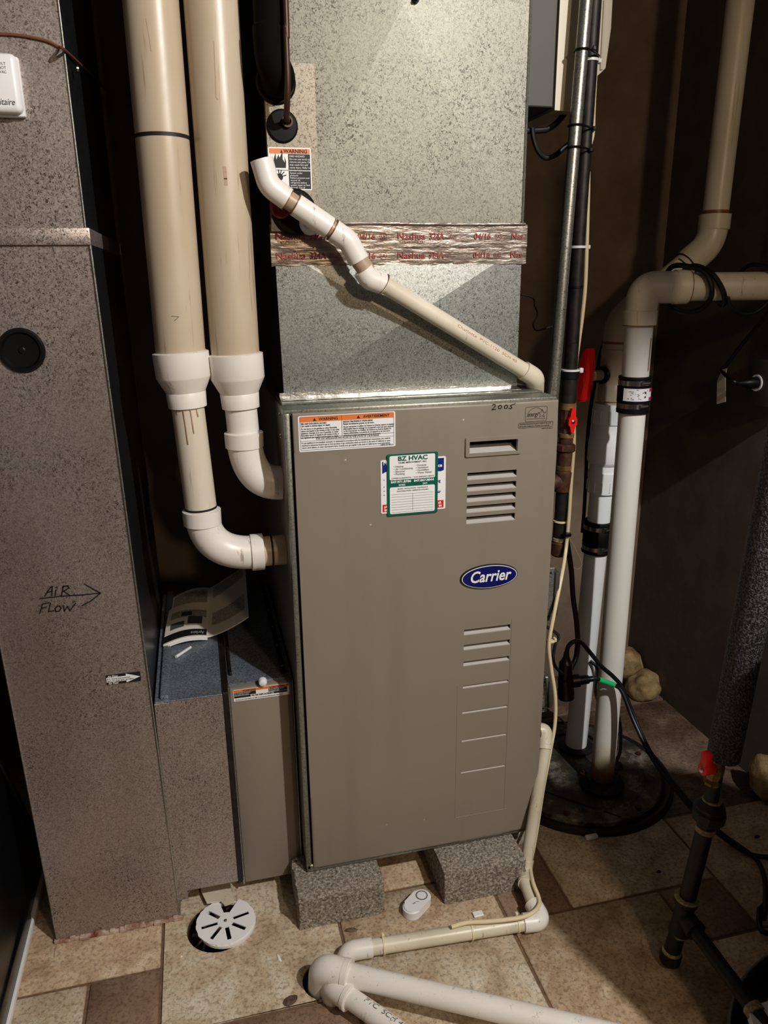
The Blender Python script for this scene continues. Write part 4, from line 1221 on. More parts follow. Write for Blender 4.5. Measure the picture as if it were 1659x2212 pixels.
obj('coupling', la(q[2] + dd * 0.016, dd, [(0, 0.016), (0.0005, RF), (0.070, RF), (0.0705, 0.016)], 26), 'pvc', cd)
el2 = fillet([q[3] - dd * 0.018 + dd * 0.002, q[3] + dd * 0.016, q[4] - V((0.008, 0, -0.014))], 0.03, 8)
obj('bent_fitting', tb(el2, RF, 26), 'pvc', cd)
obj('bare_pipe', tb([el2[-1] - (q[5] - q[4]) * 0.0, q[4] + (q[5] - q[4]) * 0.25], RP, 24), 'primer', cd)
de = (q[6] - q[5]).normalized()
el3 = fillet([q[4] - V((0.001, 0, 0.002)), q[4] + V((0.010, 0.001, -0.018)), q[5] + de * 0.006], 0.02, 8)
obj('bent_fitting', tb(el3, RF, 26), 'pvc', cd)
obj('long_pipe', tb([q[5] - de * 0.004, q[6]], RP, 24), 'pvc_drain', cd)
el4 = fillet([q[6] - de * 0.012, q[6] + de * 0.020, q[7] + V((0.006, 0.035, -0.075))], 0.025, 10)
obj('end_elbow', tb(el4, RF, 26), 'pvc_drain', cd)
for p_, a_ in ((q[2] + dd * 0.001, dd), (q[2] + dd * 0.0165, dd), (q[2] + dd * 0.0865, dd), (el2[0], dd), (q[5] + de * 0.006, de)):
    obj('cement_ring', la(p_ - a_ * 0.0008, a_, [(0, 0.0155), (0.0002, 0.0199), (0.0016, 0.0199), (0.0018, 0.0155)], 26), 'glue', cd)
cpt = text_bm('Charlotte  PVC-1120  SCH 40', 0.008, (0, 0, 0), X, Z, width=0.15, ext=0.0001)
up_c = V((0, -1, 0)).cross(de).normalized()
for q_ in cpt.verts:
    a = (q_.co.z - 0.002) / RP
    q_.co = q[5] + de * (0.17 + q_.co.x) + (V((0, -1, 0)) * math.cos(a + 0.35) + up_c * math.sin(a + 0.35)) * (RP + 0.0002)
obj('pipe_print', cpt, 'pinkink', cd, smooth=False)
# brown stain on the lower right corner of the transition
# ================================================================== HUMIDIFIER
hm = thing('humidifier', 'grey and ivory humidifier on the right side of the coil cabinet', 'humidifier', (0.59, 0.35, 1.66))
HY = 0.20
hzb = (0.5893, 0.2000, 1.6488)[2]
xg = (0.5897, 0.2000, 1.6752)[0]
obj('steel_body', bx(PX1 - 0.003, xg - 0.004, HY, 0.52, hzb, 2.15, 0.002, 1), 'humgrey', hm)
xw1 = (0.7029, 0.2000, 1.8254)[0]
cv = [(xg + 0.002, hzb - 0.004), ((0.6317, 0.2000, 1.6478)[0], hzb - 0.006), ((0.6727, 0.2000, 1.6999)[0], (0.6728, 0.2000, 1.6983)[2]), ((0.6802, 0.2000, 1.7076)[0], (0.6801, 0.2000, 1.7093)[2]), ((0.6879, 0.2000, 1.7137)[0], (0.6878, 0.2000, 1.7153)[2]), ((0.6974, 0.2000, 1.7223)[0], (0.6973, 0.2000, 1.7240)[2]), ((0.7036, 0.2000, 1.7938)[0], (0.7036, 0.2000, 1.7938)[2]), (xw1, (0.7016, 0.2000, 1.8411)[2]), (xw1 - 0.004, 2.14), (xg + 0.002, 2.14)]
cm = prism(B(), [(a, HY + 0.004, b) for a, b in cv], (0, 0.30, 0))
obj('plastic_cover', cm, 'humwhite', hm, smooth=False, label='ivory plastic cover')
obj('cover_rib', tb([((0.6874, 0.2000, 1.7202)[0], HY + 0.003, (0.6874, 0.2000, 1.7202)[2]), ((0.6857, 0.2000, 1.8401)[0], HY + 0.003, (0.6857, 0.2000, 1.8401)[2])], 0.003, 8), 'humwhite', hm)
obj('cover_gap', bx(xg - 0.004, xg + 0.003, HY + 0.012, 0.5, hzb + 0.002, 2.14), 'iron', hm, smooth=False)
obj('humidifier_hose', tb(catmull([(PX1 - 0.006, 0.25, 1.612)] + [(0.5768, 0.2400, 1.6133), (0.6022, 0.2400, 1.6201), (0.6239, 0.2400, 1.6379), (0.6429, 0.2400, 1.6651), (0.6521, 0.2400, 1.6816)]), 0.006, 10), 'cord', label='dark brown hose curving up beside the humidifier', cat='hose')
obj('control_cable', tb(catmull([(0.5590, 0.2350, 1.6171), (0.5631, 0.2350, 1.5966), (0.5734, 0.2350, 1.5752), (0.5907, 0.2350, 1.5616), (0.6132, 0.2350, 1.5674), (0.6332, 0.2350, 1.5828), (0.6492, 0.2350, 1.5936)]), 0.0052, 10), 'cord', label='black cable sagging below the humidifier', cat='cable')
obj('loose_wire', tb(catmull([(PX1 + 0.004, 0.34, (0.5972, 0.3400, 1.2961)[2])] + [(0.6139, 0.3400, 1.2835), (0.6301, 0.3400, 1.2604), (0.6380, 0.3400, 1.2414), (0.6286, 0.3400, 1.2206), (0.6387, 0.3400, 1.2056), (0.6737, 0.3400, 1.2131), (0.7032, 0.3400, 1.2166)]), 0.0018, 8), 'cord', label='thin dark wire hanging beside the transition box', cat='wire')

# ================================================================== CONDUIT + GAS PIPE + CABLE (right of the furnace)
YC, YG = 0.168, 0.205
k0, k1 = (0.6280, 0.1680, 1.8271), (0.6040, 0.1680, 1.0832)
kd = (V(k0) - V(k1)).normalized()
con = thing('steel_conduit', 'shiny steel conduit running down in front of the gas pipe', 'conduit', V(k1) - kd * 0.30)
obj('conduit_tube', tb([V(k1) - kd * 0.30, V(k0) + kd * 0.5], 0.0125, 22), 'conduit', con)
g_0, g_1 = (0.6636, 0.2050, 1.8402), (0.6588, 0.2050, 0.7001)
gd = (V(g_0) - V(g_1)).normalized()
gas = thing('gas_pipe', 'black iron gas pipe with brass fittings and small red valve', 'pipe', g_1)
RG = 0.0152


def on_gas(py):
    """point on the gas pipe axis at the height seen at image row py, stored as plain coordinates"""
    return V(g_1) + (V(g_0) - V(g_1)) * GASF[py]


GASF = {}
for py_, pz_ in ((122, (0.6579, 0.2050, 1.7429)[2]), (130, (0.6585, 0.2050, 1.7356)[2]), (280, (0.6553, 0.2050, 1.6115)[2]), (326, (0.6550, 0.2050, 1.5719)[2]), (534, (0.6521, 0.2050, 1.3856)[2]), (620, (0.6522, 0.2050, 1.3046)[2]), (740, (0.6522, 0.2050, 1.1876)[2]), (800, (0.6540, 0.2050, 1.1271)[2]), (818, (0.6540, 0.2050, 1.1088)[2]), (870, (0.6530, 0.2050, 1.0550)[2]), (885, (0.6540, 0.2050, 1.0393)[2]), (935, (0.6539, 0.2050, 0.9864)[2]), (945, (0.6546, 0.2050, 0.9756)[2]), (958, (0.6543, 0.2050, 0.9617)[2]), (975, (0.6543, 0.2050, 0.9433)[2]), (1005, (0.6541, 0.2050, 0.9106)[2]), (1015, (0.6548, 0.2050, 0.8996)[2]), (1063, (0.6546, 0.2050, 0.8463)[2]), (1125, (0.6542, 0.2050, 0.7760)[2]), (1160, (0.6543, 0.2050, 0.7356)[2]), (1168, (0.6548, 0.2050, 0.7263)[2]), (1200, (0.6547, 0.2050, 0.6888)[2])):
    GASF[py_] = (pz_ - g_1[2]) / (g_0[2] - g_1[2])


def gseg(a, b, r, mat, name, seg=22, ch=0.001, label=None):
    p, q_ = on_gas(a), on_gas(b)
    L_ = (p - q_).length
    return obj(name, la(q_, gd, [(0, r - ch), (ch, r), (L_ - ch, r), (L_, r - ch)], seg), mat, gas, label=label)


obj('iron_pipe', tb([on_gas(740), V(g_0) + gd * 0.5], RG, 22), 'iron', gas)
gseg(800, 870, 0.0175, 'iron', 'iron_pipe')
gseg(740, 800, RG, 'iron', 'iron_pipe')
gseg(800, 818, 0.0195, 'rubber', 'tape_wrap')
gseg(870, 885, 0.0172, 'brass', 'brass_collar')
gseg(885, 935, 0.0165, 'rustiron', 'valve_body', 8)
gseg(935, 945, 0.0180, 'brass', 'brass_collar')
gseg(945, 958, 0.0160, 'rustiron', 'iron_nipple')
gseg(958, 975, 0.0235, 'rustiron', 'union_nut', 8, 0.003)
gseg(975, 1005, 0.0175, 'rustiron', 'union_body', 12)
gseg(1005, 1015, 0.0185, 'brass', 'brass_collar')
gseg(1015, 1063, 0.0205, 'rustiron', 'pipe_tee', 22, 0.004)
tp_ = on_gas(1015) * 0.5 + on_gas(1063) * 0.5
obj('tee_branch', la(tp_, (-1, 0, 0), [(0, 0.018), (0.024, 0.018), (0.025, 0.0205), (0.034, 0.0205), (0.035, 0.0135), (tp_.x - W + 0.0005, 0.0135)], 22), 'rustiron', gas)
gseg(1063, 1125, RG, 'iron', 'drip_leg')
gseg(1125, 1160, 0.0165, 'iron', 'drip_leg')
gseg(1160, 1168, 0.0175, 'dope', 'thread_tape')
gseg(1168, 1200, 0.0205, 'rustiron', 'end_cap', 22, 0.005)
# red lever of the small valve
vp = on_gas(885) * 0.42 + on_gas(935) * 0.58
yv = vp.y - 0.026
lc = (0.6610, 0.1800, 1.0148)
lv = B()
lev = [(0.000, 0.033), (0.005, 0.030), (0.006, 0.014), (0.0105, 0.006), (0.0105, -0.006), (0.006, -0.011), (0.0035, -0.024), (0.000, -0.026), (-0.0035, -0.022), (-0.006, -0.011), (-0.0105, -0.006), (-0.0105, 0.006), (-0.007, 0.012), (-0.004, 0.030)]
prism(lv, [(lc[0] + a, 0.178, lc[2] + b) for a, b in lev], (0, 0.010, 0))
obj('valve_lever', lv, 'red', gas, angle=0.4, label='small red valve lever')
obj('lever_screw', la((lc[0], 0.180, lc[2] + 0.001), (0, -1, 0), [(0, 0.0042), (0.004, 0.004), (0.005, 0.002), (0.0052, 0)], 12), 'chrome', gas)
obj('valve_stem', tb([(lc[0], 0.187, lc[2]), (vp.x, vp.y, vp.z)], 0.007, 12), 'brass', gas)
# cable ties around the conduit and gas pipe
def tie(py, mat, both, head):
    c_ = on_gas(py)
    if both:
        f = (c_.z - k1[2]) / (k0[2] - k1[2])
        e_ = V(k1) + (V(k0) - V(k1)) * f
        pts_ = []
        d_ = (c_ - e_)
        a0 = math.atan2(d_.y, d_.x)
        for k in range(9):
            a = a0 + math.pi / 2 + math.pi * k / 8
            pts_.append(V((e_.x + 0.0143 * math.cos(a), e_.y + 0.0143 * math.sin(a), c_.z)))
        for k in range(9):
            a = a0 - math.pi / 2 + math.pi * k / 8
            pts_.append(V((c_.x + 0.0170 * math.cos(a), c_.y + 0.0170 * math.sin(a), c_.z)))
        pts_.append(pts_[0])
        bm = tb(pts_, 0.0021, 6)
    else:
        bm = la(c_ - gd * 0.0025, gd, [(0, RG), (0.0002, RG + 0.0022), (0.005, RG + 0.0022), (0.0052, RG)], 22)
    b2 = bx(c_.x + head[0] - 0.004, c_.x + head[0] + 0.004, c_.y + head[1] - 0.004, c_.y + head[1] + 0.003, c_.z - 0.004, c_.z + 0.004, 0.0012, 1)
    return obj('cable_tie', merge([bm, b2]), mat, gas)


tie(122, 'black', True, (-0.022, -0.055))
tie(130, 'white', False, (0.018, -0.004))
tie(280, 'black', True, (0.010, -0.016))
tie(326, 'black', True, (0.004, -0.019))
tie(534, 'white', False, (0.020, -0.006))
tie(620, 'black', False, (0.019, -0.004))
obj('cable_tie', la(on_gas(800) - gd * 0.0015, gd, [(0, 0.0195), (0.0002, 0.0212), (0.004, 0.0212), (0.0042, 0.0195)], 22), 'white', gas)
oh = on_gas(800)
obj('tie_head', bx(oh.x + 0.015, oh.x + 0.024, oh.y - 0.017, oh.y - 0.008, oh.z - 0.005, oh.z + 0.006, 0.002, 2), 'white', gas)
obj('cable_tie', la(on_gas(1125) - gd * 0.002, gd, [(0, RG), (0.0002, 0.0185), (0.004, 0.0185), (0.0042, RG)], 22), 'cable', gas)

# ivory thermostat cable running the whole way down
cpts = [(0.6720, 0.2000, 1.8625), (0.6738, 0.2000, 1.6991), (0.6748, 0.2000, 1.6451), (0.6750, 0.1980, 1.6023), (0.6693, 0.1980, 1.5678), (0.6737, 0.1980, 1.4799), (0.6788, 0.1960, 1.3233), (0.6778, 0.1980, 1.2464), (0.6768, 0.2050, 1.1868), (0.6810, 0.2200, 1.1244), (0.6821, 0.2150, 1.0203), (0.6785, 0.2000, 0.9590), (0.6721, 0.1900, 0.8744), (0.6669, 0.1800, 0.7883), (0.6585, 0.1700, 0.7125), (0.6222, 0.1150, 0.6681), (0.5969, 0.0880, 0.6025), (0.5827, 0.0780, 0.5281), (0.5918, 0.0800, 0.4669), (0.6040, 0.0750, 0.3954), (0.6059, 0.0700, 0.3241), (0.5905, 0.0550, 0.2610), (0.5653, 0.0300, 0.1813), (0.5469, 0.0100, 0.1098)]
cpts += [(0.5189, -0.0300, 0.0706), (0.5034, -0.0500, 0.0394), (0.4819, -0.1086, 0.0520), (0.4771, -0.1503, 0.0480), (0.4655, -0.1728, 0.0500), (0.4427, -0.1880, 0.0520), (0.4129, -0.1897, 0.0490), (0.3546, -0.1812, 0.0470), (0.3072, -0.1716, 0.0460), (0.2719, -0.1714, 0.0440)]
obj('ivory_cable', tb(catmull([(cpts[0][0], cpts[0][1], ZC - 0.003)] + cpts, 6), 0.0044, 10), 'cable', label='long ivory cable running down beside the furnace to the floor pipe', cat='cable')
# tie wraps on that cable with a thin loop
ls = catmull([(0.6714, 0.1850, 0.7407), (0.6873, 0.1850, 0.7160), (0.7039, 0.1850, 0.6851), (0.7101, 0.1850, 0.6668), (0.7010, 0.1850, 0.6570), (0.6884, 0.1850, 0.6643), (0.6784, 0.1850, 0.6877), (0.6685, 0.1850, 0.7120), (0.6658, 0.1850, 0.7354)])
obj('tie_loop', tb(ls, 0.0013, 6), 'white', label='thin white loop of tie hanging from the ivory cable', cat='cable tie')
c1 = (0.6606, 0.1700, 0.7524)
obj('cable_tie', bx(c1[0] - 0.007, c1[0] + 0.007, c1[1] - 0.006, c1[1] + 0.010, c1[2] - 0.004, c1[2] + 0.004, 0.001, 1), 'black', label='small black tie where the white loop starts', cat='cable tie')
c1 = (0.5909, 0.0900, 0.5259)
obj('cable_tie', merge([bx(c1[0] - 0.016, c1[0] + 0.010, c1[1] - 0.005, c1[1] + 0.006, c1[2] - 0.003, c1[2] + 0.003, 0.001, 1), bx(c1[0] + 0.009, c1[0] + 0.015, c1[1] - 0.005, c1[1] + 0.006, c1[2] - 0.001, c1[2] + 0.008, 0.001, 1)]), 'cable', label='ivory tie on the cable halfway down the furnace side', cat='cable tie')

# junction boxes on the furnace side
def jbox(py0, py1, yc_, label, knock):
    z1_, z0_ = py0, py1
    t_ = thing('junction_box', label, 'junction box', (W + 0.03, yc_, z0_))
    obj('box_body', bx(W + 0.0005, W + 0.068, yc_ - 0.045, yc_ + 0.055, z0_, z1_, 0.002, 1), 'trans', t_)
    obj('box_cover', bx(W + 0.068, W + 0.080, yc_ - 0.050, yc_ + 0.060, z0_ + 0.012, z1_ - 0.010, 0.004, 2), 'humgrey', t_)
    for zz_ in knock:
        obj('knockout', la((W + 0.034, yc_ - 0.0448, z0_ + zz_), (0, -1, 0), [(0, 0.013), (0.0012, 0.013), (0.0012, 0.012), (0.0004, 0.0115), (0.0004, 0)], 22), 'trans', t_)
    for dz in (0.012, z1_ - z0_ - 0.012):
        obj('screw_hole', la((W + 0.058, yc_ - 0.0448, z0_ + dz), (0, -1, 0), [(0, 0.0028), (0.0004, 0.0028), (0.0005, 0)], 10), 'ink', t_)
    return t_


jb1 = jbox((0.5918, 0.1200, 0.7011)[2], (0.5992, 0.1200, 0.5705)[2], 0.150, 'grey metal junction box below the gas pipe cap', (0.075,))
jb2 = jbox((0.6075, 0.1200, 0.4251)[2], (0.6128, 0.1200, 0.3304)[2], 0.150, 'lower grey junction box behind the black plugs', (0.03,))
obj('box_connector', la((W + 0.045, 0.165, (0.6162, 0.1300, 0.5627)[2]), (0, 0, -1), [(0, 0.010), (0.010, 0.010), (0.010, 0.013), (0.016, 0.013), (0.016, 0.007), (0.024, 0.007)], 16), 'iron', jb1)
obj('pigtail_cord', tb(catmull([(W + 0.045, 0.165, (0.6168, 0.1300, 0.5520)[2]), (0.6398, 0.1500, 0.5096), (0.6312, 0.1400, 0.4912), (0.6170, 0.1200, 0.4666), (0.6244, 0.1200, 0.4411), (0.6479, 0.1300, 0.4138)]), 0.0038, 8), 'cord', label='short black cord leaving the upper junction box', cat='cord')

# ================================================================== SUMP
SC = (0.795, 0.275)
sl_ = thing('sump_cover', 'round dirty black sump pit cover with rings', 'sump cover', (SC[0], SC[1], 0.0))
obj('outer_ring', la((SC[0], SC[1], 0.0005), Z, [(0, 0.250), (0.010, 0.247), (0.014, 0.240), (0.010, 0.228), (0.006, 0.222)], 64), 'iron', sl_)
obj('cover_disc', la((SC[0], SC[1], 0.006), Z, [(0, 0.221), (0.012, 0.221), (0.014, 0.216), (0.010, 0.208), (0.010, 0.178), (0.013, 0.174), (0.013, 0.168), (0.009, 0.164), (0.009, 0)], 64), 'lid', sl_)
obj('cover_seam', tb([(SC[0] - 0.215, SC[1] + 0.02, 0.0155), (SC[0] + 0.01, SC[1] - 0.205, 0.0155)], 0.0025, 6), 'iron', sl_)
for a in (-2.2, -1.2, 0.1, 1.2, 2.3):
    obj('cover_bolt', la((SC[0] + 0.198 * math.cos(a), SC[1] + 0.198 * math.sin(a), 0.015), Z, [(0, 0.008), (0.006, 0.008), (0.007, 0.004), (0.007, 0)], 6), 'rustiron', sl_)
P1 = V((0.822, 0.197, 0))
P2 = V((0.838, 0.375, 0))
obj('pipe_flange', la((P1.x, P1.y, 0.014), Z, [(0, 0.058), (0.012, 0.058), (0.016, 0.048), (0.020, 0.044), (0.028, 0.040), (0.028, 0.031)], 32), 'iron', sl_)
for a in (-1.9, 0.2, 2.3):
    obj('flange_nut', la((P1.x + 0.050 * math.cos(a), P1.y + 0.050 * math.sin(a), 0.024), Z, [(0, 0.010), (0.010, 0.010), (0.011, 0.005), (0.018, 0.005), (0.018, 0)], 6), 'rustiron', sl_)
obj('pipe_flange', la((P2.x, P2.y, 0.014), Z, [(0, 0.050), (0.008, 0.050), (0.012, 0.036), (0.012, 0.031)], 28), 'iron', sl_)
obj('cord_bushing', la((0.90, 0.265, 0.014), Z, [(0, 0.024), (0.006, 0.022), (0.010, 0.014), (0.012, 0)], 20), 'rubber', sl_)
obj('white_chip', bx(0.690, 0.722, 0.030, 0.042, 0.0005, 0.010, 0.002, 1), 'paper', sl_)

# --- front discharge pipe
R2 = 0.0302
sp = thing('sump_pipe', 'front white sump discharge pipe with labelled rubber coupling and upper elbow', 'pipe', (P1.x, P1.y, 0.014))
zc1, zc0 = (0.8178, 0.2000, 1.1088)[2], (0.8137, 0.2000, 1.0265)[2]
ptop = V((0.8197, 0.2000, 1.2332))
pb = V((P1.x, P1.y, 0.018))
pd = (ptop - pb).normalized()


def on1(z):
    return pb + (ptop - pb) * ((z - pb.z) / (ptop.z - pb.z))


obj('lower_pipe', tb([pb, on1(0.30), on1((zc0 + zc1) / 2)], R2, 32), 'pvc_rust', sp)
obj('upper_pipe', tb([on1((zc0 + zc1) / 2), ptop + pd * 0.01], R2, 32), 'pvc', sp)
Lc = zc1 - zc0
obj('rubber_coupling', la(on1(zc0), pd, [(0, 0.031), (0, 0.0360), (Lc * 0.10, 0.0365), (Lc * 0.12, 0.0345), (Lc * 0.26, 0.0345), (Lc * 0.29, 0.0365), (Lc * 0.72, 0.0370), (Lc * 0.74, 0.0345), (Lc * 0.92, 0.0345), (Lc * 0.94, 0.0365), (Lc, 0.0360), (Lc, 0.031)], 36), 'rubber', sp)
for f in (0.13, 0.76):
    obj('hose_clamp', la(on1(zc0) + pd * (Lc * f), pd, [(0, 0.0346), (0.0003, 0.0360), (0.0115, 0.0360), (0.0118, 0.0346)], 36), 'chrome', sp)
    cc = on1(zc0) + pd * (Lc * f + 0.006)
    obj('clamp_screw', tb([cc + V((-0.006, -0.038, 0)), cc + V((0.014, -0.036, 0.001))], 0.005, 10), 'chrome', sp)
# paper label wrapped on the coupling


def wrap(c_, axis, r, a0, a1, z0_, z1_, th=0.0006, n_=14):
    bm = B()
    i_, o_ = [], []
    for k in range(n_ + 1):
        a = a0 + (a1 - a0) * k / n_
        for lst, rr_ in ((o_, r + th), (i_, r)):
            p = V((rr_ * math.cos(a), rr_ * math.sin(a), 0))
            lst.append((bm.verts.new(c_ + p + axis * z0_), bm.verts.new(c_ + p + axis * z1_)))
    for k in range(n_):
        bm.faces.new((o_[k][0], o_[k + 1][0], o_[k + 1][1], o_[k][1]))
        bm.faces.new((i_[k][0], i_[k][1], i_[k + 1][1], i_[k + 1][0]))
        bm.faces.new((o_[k][0], i_[k][0], i_[k + 1][0], o_[k + 1][0]))
        bm.faces.new((o_[k][1], o_[k + 1][1], i_[k + 1][1], i_[k][1]))
    for k in (0, n_):
        bm.faces.new((o_[k][0], o_[k][1], i_[k][1], i_[k][0]))
    return bm


lc_ = on1(zc0)
wlb = obj('coupling_label', wrap(lc_, pd, 0.0372, -2.75, -0.75, Lc * 0.36, Lc * 0.70), 'labelwhite', sp, label='white and magenta product label')
obj('magenta_block', merge([wrap(lc_, pd, 0.0378, -1.08, -0.76, Lc * 0.61, Lc * 0.70), wrap(lc_, pd, 0.0378, -1.08, -0.76, Lc * 0.37, Lc * 0.46)]), 'pink', wlb)
random.seed(21)
bits = []
for k in range(24):
    a = random.uniform(-2.5, -1.2)
    z = Lc * random.uniform(0.39, 0.67)
    bits.append(wrap(lc_, pd, 0.0378, a, a + random.uniform(0.04, 0.12), z, z + random.uniform(0.0006, 0.0014), 0.0003, 3))
bits += [wrap(lc_, pd, 0.0378, -1.45, -1.35, Lc * 0.56, Lc * 0.62, 0.0003, 3), wrap(lc_, pd, 0.0378, -1.45, -1.35, Lc * 0.45, Lc * 0.50, 0.0003, 3)]
obj('label_print', merge(bits), 'ink', wlb, smooth=False)
obj('elbow_hub', la(ptop - pd * 0.012, pd, [(0, 0.031), (0.0005, 0.0360), (0.030, 0.0368), (0.032, 0.034)], 36), 'pvc_drain', sp)
ez = ptop + V((0.0, 0, 0.068))
hd = V((0.34, -0.085, 0.0)).normalized()
hp = V((0.9123, 0.1900, 1.3089))
hp.z = ez.z
obj('elbow', tb(fillet([ptop + pd * 0.012, V((ptop.x + 0.003, ptop.y, ez.z)), hp], 0.060, 14), 0.0345, 32), 'pvc_drain', sp)
obj('elbow_hub', la(hp - hd * 0.020, hd, [(0, 0.034), (0.001, 0.0368), (0.030, 0.0365), (0.0305, 0.031)], 36), 'pvc_drain', sp)
obj('cement_ring', la(hp + hd * 0.0100, hd, [(0, 0.030), (0.0002, 0.0369), (0.0018, 0.0369), (0.002, 0.030)], 36), 'glue', sp)
hend = hp + hd * ((1.249 - hp.x) / hd.x)
obj('horizontal_pipe', tb([hp, hend], R2, 32), 'pvc_drain', sp)
obj('cement_ring', la(ptop - pd * 0.0135, pd, [(0, 0.030), (0.0002, 0.0362), (0.0016, 0.0362), (0.0018, 0.030)], 36), 'glue', sp)
obj('crack_mark', strokes(B(), [[on1(zc1 + 0.014) + V((0.014, -0.0275, 0)), on1(zc1 + 0.035) + V((0.014, -0.0275, 0)), on1(zc1 + 0.085) + V((0.015, -0.0275, 0))]], 0.0018), 'glue', sp, smooth=False)

# --- rear discharge pipe with check valve, ball valve and offset
rp = thing('sump_pipe', 'rear white sump discharge pipe with check valve and large red valve handle', 'pipe', (P2.x, P2.y, 0.014))
b0 = V((P2.x, P2.y, 0.018))
b1 = V((0.8703, 0.3750, 1.1625))
bd_ = (b1 - b0).normalized()


def on2(z):
    return b0 + (b1 - b0) * ((z - b0.z) / (b1.z - b0.z))


Z2 = {}
for py_, z_ in ((1192, (0.8462, 0.3750, 0.6190)[2]), (1125, (0.8476, 0.3750, 0.7063)[2]), (1063, (0.8468, 0.3750, 0.7853)[2]), (1030, (0.8462, 0.3750, 0.8267)[2]), (1018, (0.8464, 0.3750, 0.8415)[2]), (1005, (0.8464, 0.3750, 0.8576)[2]), (930, (0.8496, 0.3750, 0.9486)[2]), (914, (0.8507, 0.3750, 0.9676)[2]), (872, (0.8518, 0.3750, 1.0173)[2]), (865, (0.8538, 0.3750, 1.0254)[2]), (752, (0.8710, 0.3750, 1.1546)[2])):
    Z2[py_] = z_


def r2(a, b, prof, mat, name, seg=32, label=None):
    p, q_ = on2(Z2[b]), on2(Z2[a])
    L_ = (q_ - p).length
    return obj(name, la(p, bd_, [(t_ * L_, r_) for t_, r_ in prof], seg), mat, rp, label=label)


obj('lower_pipe', tb([b0, on2(Z2[1192] + 0.02)], R2, 30), 'pvc_new', rp)
r2(1125, 1192, [(0, 0.031), (0, 0.0375), (0.06, 0.0385), (0.10, 0.0355), (0.26, 0.0355), (0.30, 0.0375), (0.70, 0.0375), (0.74, 0.0355), (0.90, 0.0355), (0.94, 0.0385), (1, 0.0375), (1, 0.031)], 'rubber', 'rubber_coupling')
for f in (0.10, 0.74):
    pz = on2(Z2[1192] + (Z2[1125] - Z2[1192]) * f)
    obj('hose_clamp', la(pz, bd_, [(0, 0.0356), (0.0003, 0.0372), (0.0115, 0.0372), (0.0118, 0.0356)], 34), 'chrome', rp)
    obj('clamp_screw', tb([pz + V((-0.002, -0.039, 0.006)), pz + V((0.020, -0.036, 0.007))], 0.005, 10), 'chrome', rp)
obj('mid_pipe', tb([on2(Z2[1125] - 0.01), on2(Z2[1063] + 0.01)], R2, 30), 'pvc_new', rp)
r2(1018, 1063, [(0, 0.031), (0, 0.0380), (0.45, 0.0385), (0.85, 0.0400), (1, 0.0400), (1, 0.034)], 'pvc_new', 'lower_union')
r2(1005, 1030, [(0, 0.0380), (0.4, 0.0375), (1, 0.0370)], 'pvc_new', 'lower_collar')
r2(914, 1005, [(0, 0.0360), (0.06, 0.0420), (0.12, 0.0455), (0.55, 0.0460), (0.75, 0.0430), (0.85, 0.0385), (1, 0.0380)], 'pvc_new', 'check_valve_body', 40)
r2(872, 914, [(0, 0.034), (0, 0.0420), (0.08, 0.0425), (0.85, 0.0405), (1, 0.0385), (1, 0.031)], 'pvc_new', 'upper_union')
rb = B()
for zz_, rr_, hh in ((Z2[914], 0.0418, 0.040), (Z2[1063], 0.0390, 0.036)):
    for k in range(12):
        a = 2 * math.pi * k / 12
        c_ = on2(zz_ + 0.006)
        p = c_ + V((rr_ * math.cos(a), rr_ * math.sin(a), 0))
        tube(rb, [p, p + bd_ * (hh * 0.75)], 0.0015, 6)
obj('union_ribs', rb, 'pvc_new', rp, kind='stuff')
obj('valve_pipe', tb([on2(Z2[872] - 0.012), b1], R2, 30), 'pvc_old', rp)
r2(752, 865, [(0, 0.031), (0, 0.0345), (0.28, 0.0350), (0.30, 0.0335), (0.52, 0.0335), (0.54, 0.0350), (0.98, 0.0355), (1, 0.031)], 'pvc_old', 'ball_valve')
vc = on2((Z2[752] + Z2[865]) / 2)
hv = V((0.7887, 0.3450, 1.0930))
obj('valve_stem', tb([vc, hv + V((0.004, 0.004, 0))], 0.013, 16), 'pvc_old', rp)
obj('stem_ring', la(hv * 0.45 + vc * 0.55, hv - vc, [(0, 0.0215), (0.006, 0.0225), (0.010, 0.0205)], 26), 'black', rp)
hdir = (hv - vc).normalized()
hs = B()
prof = [(-0.010, 0.066), (0.006, 0.066), (0.009, 0.055), (0.009, 0.022), (0.017, 0.010), (0.017, -0.012), (0.010, -0.022), (0.008, -0.058), (0.004, -0.062), (-0.012, -0.060), (-0.013, -0.020), (-0.018, -0.010), (-0.018, 0.008), (-0.012, 0.020)]
side = V((-hdir.y, hdir.x, 0)).normalized() * -1
prism(hs, [hv + side * (a * 0.6) + V((0, 0, b)) + V((b * 0.06, 0, 0)) for a, b in prof], hdir * 0.034)
bmesh.ops.bevel(hs, geom=hs.edges[:], offset=0.003, segments=2, affect='EDGES')
obj('valve_handle', hs, 'red', rp, angle=0.4, label='large red wing valve handle')
